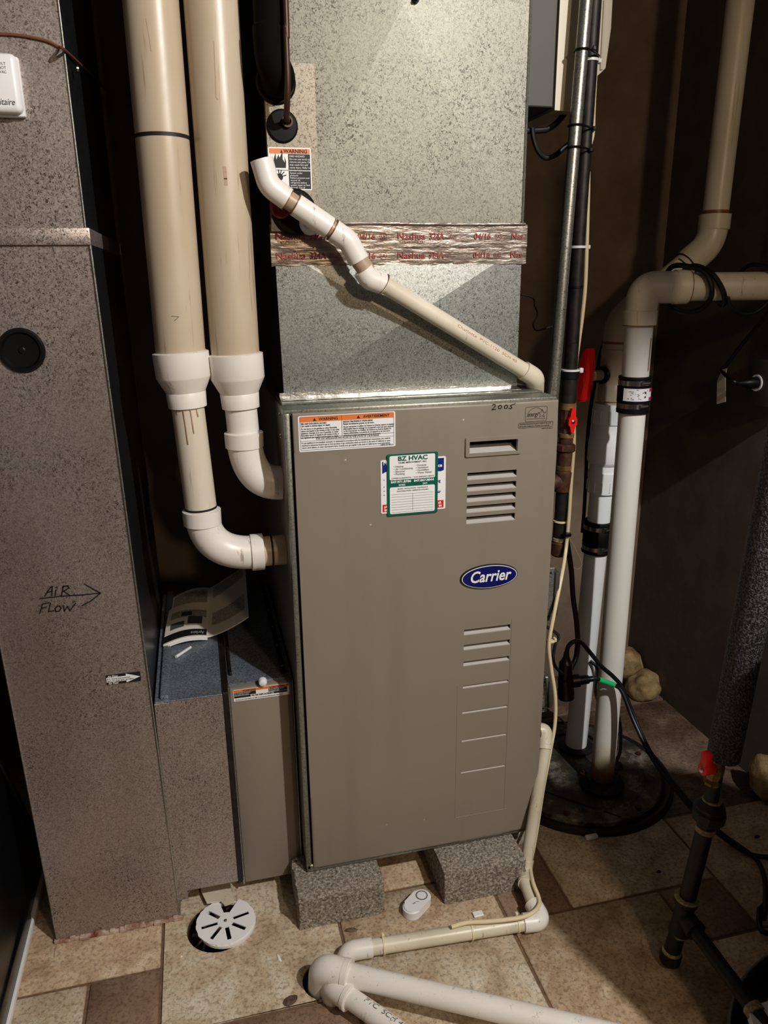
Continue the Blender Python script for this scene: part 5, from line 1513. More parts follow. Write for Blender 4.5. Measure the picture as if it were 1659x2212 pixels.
# offset towards the wall and riser
j1 = b1 + bd_ * 0.012
jx = V((0.9164, 0.3750, 1.2558))
j2 = V((1.0384, 0.3750, 1.3468))
j3 = V((1.1092, 0.3750, 1.4217))
jt = V((1.1100, 0.3750, 1.4641))
jtop = V((1.1149, 0.3750, 1.9180))
jtop = jtop + (jtop - jt).normalized() * 0.5
obj('lower_bend', tb(fillet([b1 - bd_ * 0.01, b1 + bd_ * 0.055, jx], 0.06, 8), 0.0345, 30), 'pvc_old', rp)
obj('cement_ring', la(b1 + bd_ * 0.003, bd_, [(0, 0.031), (0.0002, 0.0352), (0.006, 0.0352), (0.0062, 0.031)], 30), 'glue', rp)
dj = (j2 - (b1 + bd_ * 0.055)).normalized()
obj('slanted_pipe', tb([jx - dj * 0.03, j2 + dj * 0.03], R2, 30), 'pvc_drain', rp)
eb = fillet([j2 + dj * 0.005, j2 + dj * 0.085, jt], 0.09, 10)
obj('upper_elbow', tb(eb, 0.0345, 30), 'pvc_drain', rp)
du = (jtop - jt).normalized()
obj('elbow_hub', la(jt - du * 0.034, du, [(0, 0.0345), (0.002, 0.0368), (0.036, 0.0368), (0.0365, 0.031)], 34), 'pvc_drain', rp)
obj('riser_pipe', tb([jt - du * 0.01, jtop], R2, 30), 'pvc_drain', rp)
obj('cement_ring', la(jt + du * 0.0026, du, [(0, 0.0300), (0.0002, 0.0308), (0.008, 0.0308), (0.0082, 0.03)], 30), 'glue', rp)
obj('cement_ring', la(j2 + dj * 0.004, dj, [(0, 0.0300), (0.0002, 0.0352), (0.0015, 0.0352), (0.0017, 0.03)], 30), 'ink', rp)
# BZ sticker on the slanted pipe
cs = j2 - dj * 0.028
up_ = dj.cross(V((0, -1, 0))).normalized()
stb = []
for k in range(9):
    pass


def swrap(c_, ax, r, a0, a1, t0, t1, th=0.0006, n_=12):
    u_, v_ = V((0, -1, 0)), ax.cross(V((0, -1, 0))).normalized()
    bm = B()
    o_ = []
    for k in range(n_ + 1):
        a = a0 + (a1 - a0) * k / n_
        dr_ = u_ * math.cos(a) + v_ * math.sin(a)
        o_.append([bm.verts.new(c_ + dr_ * rr_ + ax * tt) for rr_, tt in ((r, t0), (r, t1), (r + th, t1), (r + th, t0))])
    for k in range(n_):
        for m_ in range(4):
            bm.faces.new((o_[k][m_], o_[k + 1][m_], o_[k + 1][(m_ + 1) % 4], o_[k][(m_ + 1) % 4]))
    bm.faces.new(o_[0])
    bm.faces.new(o_[-1][::-1])
    return bm


sk = obj('pipe_sticker', swrap(cs, dj, 0.0303, -1.2, 1.5, -0.030, 0.020), 'labelwhite', rp, label='white sticker with green border reading BZ')
obj('sticker_border', merge([swrap(cs, dj, 0.0309, -1.2, 1.5, 0.016, 0.020), swrap(cs, dj, 0.0309, 1.38, 1.5, -0.030, 0.020)]), 'green', sk)
bzt = text_bm('BZ', 0.014, (0, 0, 0), X, Z, bold=0.0006, ext=0.0002)
u_, v_ = V((0, -1, 0)), dj.cross(V((0, -1, 0))).normalized()
for q_ in bzt.verts:
    a = 1.25 - q_.co.x / 0.031
    t_ = 0.000 + q_.co.z
    q_.co = cs + (u_ * math.cos(a) + v_ * math.sin(a)) * (0.0313 + abs(q_.co.y)) + dj * t_
obj('sticker_print', merge([bzt] + [swrap(cs, dj, 0.0309, 0.2 + 0.13 * k, 0.24 + 0.13 * k, -0.022, -0.006, 0.0004, 2) for k in range(8)]), 'ink', sk, smooth=False)
# ================================================================== CORDS ON THE RIGHT
rc = 0.0048
hl = hp + hd * 0.052


def coil_pts(c_, ax, r, t0, t1, a0, a1, n_=28):
    u_ = V((0, 0, 1))
    v_ = ax.cross(u_).normalized()
    out = []
    for k in range(n_ + 1):
        f = k / n_
        a = a0 + (a1 - a0) * f
        out.append(c_ + ax * (t0 + (t1 - t0) * f) + (u_ * math.cos(a) + v_ * math.sin(a)) * r)
    return out


# cord wound around the horizontal pipe and dropping towards the sump


def ring_cord(samples):
    """samples: (distance along the pipe, angle from the top towards the room, clearance)"""
    u_ = V((0, 0, 1))
    v_ = hd.cross(u_).normalized()
    return catmull([hp + hd * t_ + (u_ * math.cos(a_) + v_ * math.sin(a_)) * (R2 + rc + c_) for t_, a_, c_ in samples], 6)


obj('wound_cord', tb(ring_cord([(-0.030, -1.2, 0.010), (-0.020, -0.4, 0.012), (0.005, 0.2, 0.009), (0.032, 0.8, 0.008), (0.046, 1.5, 0.007), (0.050, 2.2, 0.008), (0.040, 2.9, 0.014), (0.015, 3.3, 0.020), (-0.010, 3.7, 0.014), (-0.02, 4.4, 0.004)]), 0.0058, 10), 'cord', label='black cord looped round the discharge pipe right beside its elbow', cat='cord')
obj('wound_cord', tb(ring_cord([(0.000, -1.0, 0.009), (0.018, 0.0, 0.009), (0.045, 0.8, 0.008), (0.066, 1.5, 0.006), (0.080, 2.1, 0.006), (0.088, 2.7, 0.006), (0.092, 3.6, 0.004), (0.094, 4.4, 0.003)]), 0.0058, 10), 'cord', label='second black cord crossing the discharge pipe next to the first loop', cat='cord')
lp = [(0.9960, 0.1500, 1.2924), (1.0003, 0.1500, 1.2787), (1.0072, 0.1500, 1.2628), (1.0259, 0.1500, 1.2476), (1.0483, 0.1500, 1.2412), (1.0741, 0.1500, 1.2446), (1.0958, 0.1500, 1.2591), (1.1144, 0.1500, 1.2787)]
obj('looped_cord', tb(catmull(lp, 6), rc, 10), 'cord', label='loop of black cord hanging under the horizontal pipe', cat='cord')
obj('wound_cord', tb(ring_cord([(0.130, -1.2, 0.006), (0.145, -0.2, 0.010), (0.175, 0.5, 0.008), (0.195, 1.2, 0.005), (0.205, 2.0, 0.005), (0.21, 3.0, 0.005), (0.212, 4.0, 0.004)]), rc, 10), 'cord', label='black cord turn around the right end of the horizontal pipe', cat='cord')
# cord behind the big valve handle
obj('back_cord', tb(catmull([(0.9150, 0.4200, 1.2454), (0.8895, 0.4300, 1.2036), (0.8694, 0.4400, 1.1540), (0.8640, 0.4500, 1.0920), (0.8528, 0.4500, 0.9960), (0.8494, 0.4500, 0.8970), (0.8523, 0.4500, 0.8205), (0.8544, 0.4500, 0.7158), (0.8536, 0.4500, 0.6489)]), 0.0050, 10), 'cord', label='black cord passing behind the large red valve handle', cat='cord')

# outlet box on the right wall
ob_c = V((1.2200, 0.2307, 1.0753))
ot = thing('outlet_box', 'metal outlet box with plugged cord on the right wall', 'outlet', (1.23, ob_c.y, ob_c.z - 0.06))
obj('box_body', bx(1.185, XR - 0.0005, ob_c.y - 0.060, ob_c.y + 0.045, ob_c.z - 0.055, ob_c.z + 0.050, 0.004, 2), 'boxdark', ot)
obj('box_lid', bx(1.180, 1.185, ob_c.y - 0.062, ob_c.y + 0.047, ob_c.z - 0.057, ob_c.z + 0.052, 0.003, 2), 'boxdark', ot)
obj('supply_conduit', tb([(1.225, ob_c.y - 0.005, ob_c.z + 0.048), (1.225, ob_c.y - 0.005, ZC - 0.002)], 0.0095, 14), 'conduit', ot)
obj('locknut', la((1.225, ob_c.y - 0.005, ob_c.z + 0.049), Z, [(0, 0.015), (0.008, 0.015), (0.010, 0.012), (0.022, 0.012)], 8), 'brass', ot)
po = V((1.180, ob_c.y + 0.010, ob_c.z - 0.003))
obj('socket_rim', la(po, (-1, 0, 0), [(0, 0.020), (0.003, 0.020), (0.003, 0.016), (0.001, 0.015), (0.001, 0)], 24), 'white', ot)
pe = V((1.0800, 0.2200, 1.0892))
pl = thing('power_plug', 'black plug in the outlet on the right wall', 'plug', po)
dpl = (pe - po)
dpl = V((-0.1, dpl.y * 0.25, 0.004))
obj('plug_body', la(po, dpl, [(0.002, 0.014), (0.022, 0.0145), (0.030, 0.011), (0.050, 0.006), (0.058, 0.0052), (0.058, 0)], 18), 'black', pl)
pt_ = po + dpl.normalized() * 0.056
obj('plug_cord', tb(catmull([pt_, pt_ + V((-0.012, 0.008, 0.006)), V((1.1400, 0.3215, 1.0953)), V((1.1300, 0.2909, 1.1161)), V((1.1400, 0.2618, 1.1629)), V((1.1500, 0.2228, 1.2137)), V((1.1600, 0.1721, 1.2775))]), 0.0048, 10), 'cord', pl)
tg = [V(p) for p in [(1.1350, 0.3139, 1.0998), (1.1350, 0.2985, 1.1026), (1.1350, 0.2997, 1.0808), (1.1350, 0.2887, 1.0210), (1.1350, 0.3209, 1.0103), (1.1350, 0.3298, 1.0690)]]
obj('paper_tag', prism(B(), tg, (0.0008, 0, 0)), 'tag', label='white paper tag hanging on the plug cord', cat='tag', smooth=False)

# cords by the sump: plug stack
YK = 0.155
pk = thing('plug_stack', 'stacked black piggyback plugs of the sump pump', 'plug', (0.6885, 0.1550, 0.3236))
k_a, k_b, k_c = V((0.6699, 0.1550, 0.4563)), V((0.6700, 0.1550, 0.4161)), V((0.6807, 0.1550, 0.3274))
obj('plug_body', la(k_a, k_b - k_a, [(0, 0.006), (0.014, 0.008), (0.026, 0.013), (0.030, 0.0165), (0.060, 0.0170), (0.078, 0.0150), (0.080, 0.010)], 20), 'black', pk)
obj('adapter_body', la(k_b - V((0, 0, 0.028)), k_c - k_b, [(0, 0.012), (0.004, 0.0185), (0.030, 0.0180), (0.034, 0.020), (0.058, 0.0205), (0.062, 0.014)], 20), 'black', pk)
q0, q1 = V((0.6837, 0.1500, 0.3762)), V((0.7492, 0.1400, 0.3810))
obj('side_plug', la(q0, q1 - q0, [(0, 0.014), (0.002, 0.0165), (0.020, 0.0165), (0.022, 0.012), (0.044, 0.011), (0.046, 0.0075), (0.056, 0.0070), (0.058, 0.0052)], 16), 'black', pk)
dq = (q1 - q0).normalized()
tgp = q0 + dq * 0.056
gA, gB = V((0.7519, 0.1400, 0.3780)), V((0.7994, 0.1400, 0.3542))
obj('pump_cord', tb(catmull([tgp, gA, gB, V((0.8170, 0.1300, 0.3352)), V((0.8305, 0.0900, 0.2747)), V((0.8435, 0.0200, 0.2140)), V((0.8782, -0.0500, 0.1566)), V((0.9097, -0.1000, 0.1154)), V((1.0056, -0.0725, 0.0200)), V((1.0386, -0.1148, 0.0080)), V((1.0858, -0.1357, 0.0060))], 8), 0.0052, 10), 'cord', pk)
obj('green_band', tb([gA * 0.95 + gB * 0.05, gA * 0.5 + gB * 0.5 + V((0, 0, 0.0003)), gA * 0.05 + gB * 0.95], 0.0064, 12), 'lime', pk, label='green tape on the cord')
obj('loop_cord', tb(catmull([k_a - V((0, 0, 0.004)), V((0.6738, 0.1550, 0.4707)), V((0.6878, 0.1550, 0.4812)), V((0.7079, 0.1550, 0.4761)), V((0.7337, 0.1550, 0.4451)), V((0.7654, 0.1500, 0.4052)), V((0.7967, 0.1450, 0.3752)), V((0.8192, 0.1350, 0.3437)), V((0.8393, 0.1000, 0.2737)), V((0.8467, 0.0300, 0.2196)), V((0.8777, -0.0400, 0.1660)), V((0.9139, -0.0900, 0.1195)), V((1.0070, -0.0613, 0.0240)), V((1.0293, -0.0933, 0.0120)), V((1.0410, -0.1356, 0.0080)), V((0.9796, -0.2285, 0.0500)), V((0.9265, -0.2946, 0.0500)), V((0.9271, -0.2955, 0.0200))], 8), 0.0055, 10), 'cord', pk)
obj('drop_cord', tb(catmull([(0.6670, 0.1850, 0.7353), (0.6840, 0.1850, 0.6576), (0.6938, 0.1850, 0.5846), (0.7067, 0.1850, 0.5216), (0.7121, 0.1800, 0.4607), (0.7069, 0.1750, 0.4259), (0.6917, 0.1650, 0.4078), (0.6836, 0.1600, 0.3988)]), 0.0062, 10), 'cord', label='thick black cord hanging behind the ivory cable', cat='cord')
obj('float_cord', tb(catmull([(0.8436, 0.3400, 0.3108), (0.8609, 0.3300, 0.2893), (0.8783, 0.3600, 0.2048), (0.8853, 0.3300, 0.1618), (0.8944, 0.2800, 0.1902), (0.9104, 0.2700, 0.1354), (0.9138, 0.2650, 0.0641), (0.9051, 0.2650, 0.0326), (0.90, 0.265, 0.020)]), 0.0048, 10), 'cord', label='black cord curving behind the front pipe into the sump cover', cat='cord')
# hook of the cord at the right edge
obj('cord_clip', tb(fillet([(0.9551, -0.2642, 0.0200), (0.9357, -0.2722, 0.0200), (0.9135, -0.2982, 0.0200), (0.8991, -0.3215, 0.0200), (0.9136, -0.3324, 0.0200)], 0.01, 5), 0.006, 10), 'cord', label='black cord end bent into a hook at the right edge', cat='cord')

# spray foam lumps at the wall foot


def lump(name, c_, rx, ry, rz, label, seed):
    random.seed(seed)
    bm = B()
    bmesh.ops.create_icosphere(bm, subdivisions=4, radius=1.0)
    ph = [(random.uniform(0, 6), random.uniform(0, 6), random.uniform(0, 6)) for _ in range(4)]
    for v in bm.verts:
        p = v.co.copy()
        k = 1.0
        for i, (a, b, c2) in enumerate(ph):
            fq = 1.6 + i * 1.5
            k += 0.16 / (1 + 0.5 * i) * math.sin(fq * p.x + a) * math.cos(fq * p.y + b) * math.sin(fq * p.z + c2)
        v.co = V((c_[0] + p.x * rx * k, c_[1] + p.y * ry * k, max(c_[2] + p.z * rz * k, 0.001)))
    return obj(name, bm, 'sprayfoam', label=label, cat='spray foam', angle=1.2)


lump('spray_foam', (1.195, 0.600, 0.035), 0.055, 0.055, 0.052, 'yellowish spray foam lump at the foot of the right wall', 2)
lump('spray_foam', (1.185, 0.690, 0.070), 0.055, 0.060, 0.055, 'flatter spray foam mound behind the yellowish lump', 5)
lump('spray_foam', (1.215, 0.055, 0.060), 0.035, 0.050, 0.060, 'tan foam lump at the right edge beside the wall', 8)

# ================================================================== INSULATED PIPE AND GAS DROP ON THE RIGHT
YR = -0.33
dr0 = V((0.7264, -0.3300, 0.4460))
gp = thing('gas_drop_pipe', 'black iron gas drop pipe with red valve, union and tee', 'pipe', (0.6832, -0.3300, 0.0047))
pA = V((0.7266, -0.3300, 0.4739))
pU = V((0.7253, -0.3300, 0.3572))
pT = V((0.6976, -0.3300, 0.1235))
pC = V((0.6807, -0.3300, 0.0268))
pC.z = max(pC.z, 0.024)
ax = (pA - pT).normalized()
obj('upper_pipe', tb([pU, pA + ax * 0.03], 0.0135, 20), 'iron', gp)
obj('valve_body', la(pA - ax * 0.052, ax, [(0, 0.015), (0.006, 0.017), (0.012, 0.014), (0.024, 0.0165), (0.040, 0.0165), (0.046, 0.014), (0.058, 0.015)], 8), 'brass', gp)
obj('drop_pipe', tb([pT, pU], 0.0160, 22), 'iron', gp)
obj('pipe_union', la(pU - ax * 0.030, ax, [(0, 0.017), (0.008, 0.019), (0.012, 0.026), (0.016, 0.030), (0.034, 0.031), (0.038, 0.027), (0.044, 0.028), (0.052, 0.022), (0.056, 0.016)], 10), 'iron', gp)
obj('thread_tape', la(pU - ax * 0.042, ax, [(0, 0.0162), (0.001, 0.0185), (0.011, 0.0185), (0.012, 0.0162)], 22), 'dope', gp)
obj('thread_tape', la(pU + ax * 0.025, ax, [(0, 0.0140), (0.001, 0.0175), (0.004, 0.0175), (0.005, 0.014)], 22), 'dope', gp)
obj('pipe_tee', la(pT - ax * 0.042, ax, [(0, 0.0165), (0.001, 0.0215), (0.010, 0.0215), (0.014, 0.0190), (0.066, 0.0190), (0.070, 0.0225), (0.080, 0.0225), (0.081, 0.0165)], 24), 'iron', gp)
obj('thread_tape', la(pT + ax * 0.038, ax, [(0, 0.0165), (0.0005, 0.0235), (0.004, 0.0235), (0.0045, 0.0165)], 22), 'dope', gp)
obj('thread_tape', la(pT - ax * 0.047, ax, [(0, 0.0165), (0.0005, 0.0195), (0.006, 0.0195), (0.0065, 0.0165)], 22), 'dope', gp)
obj('drip_nipple', tb([pC, pT], 0.0160, 20), 'iron', gp)
obj('drip_cap', la(pC - ax * 0.020, ax, [(0, 0.012), (0.004, 0.0195), (0.012, 0.0210), (0.026, 0.0210), (0.028, 0.0165)], 22), 'iron', gp)
obj('thread_tape', la(pC + ax * 0.007, ax, [(0, 0.0165), (0.0005, 0.0190), (0.005, 0.0190), (0.0055, 0.0165)], 22), 'dope', gp)
bE = V((0.7058, -0.5613, 0.1000))
dB = (bE - pT).normalized()
obj('tee_branch', la(pT, dB, [(0, 0.018), (0.030, 0.019), (0.031, 0.0205), (0.040, 0.0205), (0.041, 0.0135)], 22), 'iron', gp)
obj('branch_pipe', tb([pT + dB * 0.03, bE + dB * 0.03], 0.0135, 20), 'iron', gp)
bm_ = pT + dB * 0.19
obj('thread_tape', la(bm_, dB, [(0, 0.0140), (0.001, 0.0170), (0.014, 0.0170), (0.015, 0.014)], 20), 'dope', gp)
hv2 = V((0.6809, -0.3600, 0.4930))
hh_ = B()
box(hh_, hv2.x - 0.010, hv2.x + 0.006, hv2.y - 0.008, hv2.y + 0.008, hv2.z - 0.004, hv2.z + 0.024, 0.003, 2)
hub = la(hv2 + V((-0.010, 0, -0.010)), X, [(0, 0.010), (0.002, 0.0115), (0.022, 0.0115), (0.025, 0.009)], 22)
obj('valve_lever', merge([hh_, hub]), 'brightred', gp, angle=0.5, label='bright red valve lever')
obj('valve_stem', tb([hv2 + V((0.012, 0.000, -0.010)), pA - ax * 0.025], 0.006, 12), 'brass', gp)
obj('lever_screw', la(hv2 + V((-0.0095, -0.001, -0.010)), (-1, -0.3, 0), [(0, 0.005), (0.003, 0.0045), (0.004, 0)], 12), 'chrome', gp)

f0_, f1_ = V((0.7393, -0.3300, 0.4736)), V((0.7633, -0.3300, 0.8869))
fd_ = (f1_ - f0_).normalized()
obj('insulated_pipe', la(f0_, fd_, [(0, 0.014), (0.001, 0.027), (0.004, 0.0290), (1.3, 0.0315), (1.302, 0.0)], 32), 'foam', label='thick black foam insulated pipe in front of the right wall', cat='pipe')

# ================================================================== WATER HEATER IN ITS PAN (right, mostly out of frame)
TC = (0.915, -0.70)
wp = thing('drain_pan', 'round black drain pan at the bottom right corner', 'pan', (TC[0], TC[1], 0.0))
obj('pan_wall', la((TC[0], TC[1], 0.0008), Z, [(0, 0.290), (0.050, 0.303), (0.054, 0.308), (0.056, 0.304), (0.052, 0.298), (0.004, 0.284), (0.004, 0.0)], 72), 'blackpanel', wp)
obj('rolled_rim', la((TC[0], TC[1], 0.052), Z, [(0, 0.302), (-0.002, 0.306), (0.002, 0.310), (0.005, 0.306), (0.003, 0.302), (0, 0.302)], 72, cap=False), 'tank', wp)
wh = thing('water_heater', 'squat grey water heater standing in the round drain pan', 'water heater', (TC[0], TC[1], 0.005))
obj('tank_body', la((TC[0], TC[1], 0.05), Z, [(0, 0.245), (0.004, 0.25), (0.79, 0.25), (0.81, 0.235), (0.82, 0.18), (0.82, 0)], 64), 'tank', wh)
obj('tank_base', la((TC[0], TC[1], 0.0052), Z, [(0, 0.258), (0.046, 0.260), (0.048, 0.24)], 64), 'tank', wh)
wc = [V((0.6915, -0.5292, 0.1100)), V((0.7176, -0.5223, 0.1100)), V((0.7760, -0.5206, 0.1100)), V((0.7349, -0.5895, 0.1100)), V((0.6698, -0.5812, 0.1100))]
obj('white_cover', prism(B(), wc, (0, 0, -0.02)), 'labelwhite', wh, label='white access cover corner')

# ================================================================== FLOOR ITEMS
def cinder(name, x0, x1, y0, y1, z0, z1, label, mat='block', seed=1):
    random.seed(seed)
    bm = bx(x0, x1, y0, y1, z0, z1)
    bmesh.ops.subdivide_edges(bm, edges=bm.edges[:], cuts=11, use_grid_fill=True)
    for v in bm.verts:
        if v.co.z > z0 + 0.001:
            v.co += V((random.uniform(-1, 1), random.uniform(-1, 1), random.uniform(-1, 0.0))) * 0.0011
        ext = sum((abs(v.co.x - x0) < 0.004 or abs(v.co.x - x1) < 0.004, abs(v.co.y - y0) < 0.004, abs(v.co.z - z1) < 0.004))
        if ext >= 2:
            v.co += V(((x0 + x1) / 2 - v.co.x, (y0 + y1) / 2 - v.co.y, 0)).normalized() * random.uniform(0.0, 0.004) - V((0, 0, random.uniform(0, 0.003) if v.co.z > z1 - 0.004 else 0))
    return obj(name, bm, mat, label=label, cat='block', group='concrete blocks under the furnace', angle=0.5)


ZBK = 0.0835
cinder('concrete_block', -0.030, 0.158, -0.060, 0.064, 0.0004, ZBK, 'rough concrete block under the left side of the furnace', seed=1)
cinder('concrete_block', 0.290, 0.482, -0.072, 0.325, 0.0004, ZBK, 'rough concrete block under the right side of the furnace', seed=2)
cinder('concrete_block', 0.486, 0.556, 0.060, 0.45, 0.0004, ZBK, 'pale concrete block behind the right hand furnace block', 'blockpale', 3)

# drain cover: round plate with a bite out and seven slots
dc = thing('drain_cover', 'broken round white drain cover with radial slots', 'drain cover', (-0.183, 0.005, 0.002))
dcx, dcy, dr_ = (-0.1823, -0.0037, 0.0100)[0], (-0.1823, -0.0037, 0.0100)[1], 0.0625
bm = B()
random.seed(14)
outer_ = []
for k in range(60):
    a = 2 * math.pi * k / 60
    r = dr_ * (1 + random.uniform(-0.025, 0.012))
    deg = math.degrees(a)
    if 62 < deg < 98:
        r = dr_ * (0.36 + 0.02 * random.random())
    outer_.append(bm.verts.new((dcx + r * math.cos(a), dcy + r * math.sin(a), 0.010)))
ed_ = [bm.edges.new((outer_[i], outer_[(i + 1) % 60])) for i in range(60)]
slots = []
for deg in (137, 187, 232, 277, 322, 12):
    a = math.radians(deg)
    d_, n__ = V((math.cos(a), math.sin(a), 0)), V((-math.sin(a), math.cos(a), 0))
    c4 = [V((dcx, dcy, 0.010)) + d_ * t_ + n__ * s_ for t_, s_ in ((0.017, -0.0043), (0.051, -0.0043), (0.051, 0.0043), (0.017, 0.0043))]
    vv = [bm.verts.new(p) for p in c4]
    ed_ += [bm.edges.new((vv[i], vv[(i + 1) % 4])) for i in range(4)]
    slots.append((d_, n__))
res = bmesh.ops.triangle_fill(bm, use_beauty=True, use_dissolve=False, edges=ed_)
for f in [q_ for q_ in res['geom'] if isinstance(q_, bmesh.types.BMFace)]:
    c_ = f.calc_center_median() - V((dcx, dcy, 0.010))
    if any(0.0171 < c_.dot(d_) < 0.0509 and abs(c_.dot(n__)) < 0.0042 for d_, n__ in slots):
        bm.faces.remove(f)
ex = bmesh.ops.extrude_face_region(bm, geom=bm.faces[:])
for v in [q_ for q_ in ex['geom'] if isinstance(q_, bmesh.types.BMVert)]:
    v.co.z = 0.0076
obj('cover_plate', bm, 'pvc_new', dc, smooth=False)
obj('center_screw', la((dcx, dcy, 0.009), Z, [(0, 0.0042), (0.0025, 0.0036), (0.003, 0)], 14), 'chrome', dc)
rim = B()
for k in range(17, 44):
    a0_, a1_ = 2 * math.pi * k / 60, 2 * math.pi * (k + 1) / 60
rim = la((dcx + 0.003, dcy - 0.004, 0.0006), Z, [(0, 0.0605), (0.0066, 0.0610), (0.0066, 0.056), (0, 0.056)], 40, cap=False)
obj('cover_rim', rim, 'pvc', dc, recalc=True)
# flat white piece of downspout leading into it
ds = [V(p) for p in [(-0.2358, 0.1129, 0.0160), (-0.1653, 0.1119, 0.0160), (-0.1633, 0.0523, 0.0160), (-0.1631, 0.0175, 0.0160), (-0.1860, 0.0155, 0.0160), (-0.1886, 0.0493, 0.0160), (-0.2269, 0.0366, 0.0160)]]
dsx = B()
y0_, y1_ = ds[2].y, 0.30
prism(dsx, [V((-0.232, 0.30, 0.0148)), V((-0.168, 0.30, 0.0148)), V((-0.166, 0.075, 0.0148)), V((-0.160, 0.040, 0.0148)), V((-0.182, 0.035, 0.0148)), V((-0.190, 0.050, 0.0148)), V((-0.220, 0.052, 0.0148)), V((-0.232, 0.090, 0.0148))], (0, 0, -0.0035))
obj('plastic_strip', dsx, 'pvc_drain', label='flat off-white plastic strip running from under the boot to the drain', cat='strip', angle=0.4)

# water leak sensor
s_a, s_b = V((0.2117, -0.0779, 0.0220)), V((0.2461, -0.0506, 0.0220))
sn = thing('leak_sensor', 'white oval water leak sensor on the floor between the blocks', 'sensor', (0.24, -0.045, 0))
sd = (s_b - s_a)
sd.z = 0
sd.normalize()
sc_ = (s_a + s_b) / 2
sc_.z = 0


def stadium(L_, r, n_=14):
    nn__ = V((-sd.y, sd.x, 0))
    out = []
    for s_, a0_ in ((1, -90), (-1, 90)):
        for k in range(n_ + 1):
            a = math.radians(a0_ + 180 * k / n_)
            out.append(sc_ + sd * (s_ * L_ / 2) + sd * (r * math.cos(a)) + nn__ * (r * math.sin(a)))
    return out


bm = prism(B(), [p + V((0, 0, 0.0006)) for p in stadium(0.036, 0.0205)], (0, 0, 0.0205))
te = [e for e in bm.edges if all(v.co.z > 0.02 for v in e.verts)]
bmesh.ops.bevel(bm, geom=te, offset=0.003, segments=3, affect='EDGES')
obj('sensor_body', bm, 'white', sn, angle=0.5)
sb_ = sc_ + sd * 0.018
obj('sensor_ring', la(sb_ + V((0, 0, 0.0207)), Z, [(0, 0.0135), (0.0012, 0.0132), (0.0012, 0.0112), (0.0002, 0.0110)], 32, cap=False), 'zinc', sn)
obj('sensor_button', la(sb_ + V((0, 0, 0.0206)), Z, [(0, 0.0108), (0.0014, 0.0105), (0.0016, 0)], 32), 'white', sn)
sm_ = sc_ - sd * 0.010 + V((0, 0, 0.0213))
obj('sensor_print', merge([strokes(B(), [[sm_ + sd * a + V((b, 0, 0)) for a, b in ((0, -0.003), (0.003, 0.0), (0.0, 0.003), (-0.003, 0.0), (0, -0.003))], [sm_ + sd * 0.006, sm_ + sd * 0.008 + V((0.005, -0.003, 0))]], 0.001, (0, 0, 1))]), 'zinc', sn, smooth=False)

# condensate drain line along the floor
RD = 0.0160
fd = thing('floor_drain_line', 'off-white condensate line from furnace side down and along the floor', 'pipe', (0.4742, -0.1644, 0.0000))
e0 = V((W + 0.004, 0.045, (0.5644, 0.0400, 0.3275)[2]))
e1 = V((0.5631, 0.0200, 0.3259))
e1 = V((e1.x + 0.004, 0.030, e1.z))
e2 = V((0.4942, -0.0450, 0.0398))
e3 = V((0.4718, -0.0829, 0.0400))
e4 = V((0.4602, -0.1806, 0.0220))
e5 = V((0.0760, -0.1560, 0.0220))
e6 = V((0.0433, -0.1545, 0.0100))
e4.z = 0.0205
e5.z = 0.0205
obj('side_port', la(e0 + V((-0.003, 0, 0)), X, [(0, 0.019), (0.016, 0.019), (0.018, 0.016)], 20), 'rubber', fd)
obj('side_elbow', tb(fillet([e0 + V((0.008, 0, 0)), V((e1.x, e0.y - 0.003, e0.z)), e1 + (e2 - e1).normalized() * 0.035], 0.02, 8), 0.0165, 20), 'pvc_drain', fd)
obj('down_pipe', tb([e1 + (e2 - e1).normalized() * 0.02, e2], 0.0135, 20), 'pvc_drain', fd)
obj('down_bend', tb(fillet([e2 + (e1 - e2).normalized() * 0.012, e2 + (e2 - e1).normalized() * 0.018, e3 + (e4 - e3) * 0.15], 0.03, 8), 0.0165, 20), 'pvc_drain', fd)
e4b = e4 + V((0.006, 0.026, 0.006))
obj('lower_pipe', tb([e3 + (e4 - e3) * 0.02, e4b], 0.0132, 20), 'pvc_drain', fd)
dl = (e5 - e4).normalized()
obj('floor_elbow', tb(fillet([e4b + (e3 - e4b).normalized() * 0.012, e4 + V((0.012, -0.004, 0.001)), e4 + dl * 0.030], 0.022, 10), 0.0195, 24), 'pvc', fd)
obj('floor_pipe', tb([e4 + dl * 0.02, e5], RD, 24), 'pvc_drain', fd)
obj('end_elbow', tb(fillet([e5 - dl * 0.030, e5 + dl * 0.018, V((0.012, -0.188, -0.05))], 0.022, 10), 0.0192, 24), 'pvc', fd)
Lf = (e5 - e4).length
for f in (0.115, 0.375, 0.86):
    pc_ = e4 + dl * (Lf * f)
    obj('cable_tie', merge([la(pc_ - dl * 0.002, dl, [(0, RD), (0.0002, RD + 0.0016), (0.004, RD + 0.0016), (0.0042, RD)], 22), bx(pc_.x - 0.003, pc_.x + 0.003, pc_.y + 0.001, pc_.y + 0.008, pc_.z + RD, pc_.z + RD + 0.010, 0.001, 1)]), 'cable', fd)
obj('paper_scrap', bx((0.3413, -0.1149, 0.0040)[0], (0.3637, -0.1207, 0.0040)[0], (0.3469, -0.1228, 0.0040)[1], (0.3522, -0.1086, 0.0040)[1], 0.0005, 0.005, 0.001, 1), 'labelwhite', label='small white scrap on the floor beside the condensate line', cat='scrap')

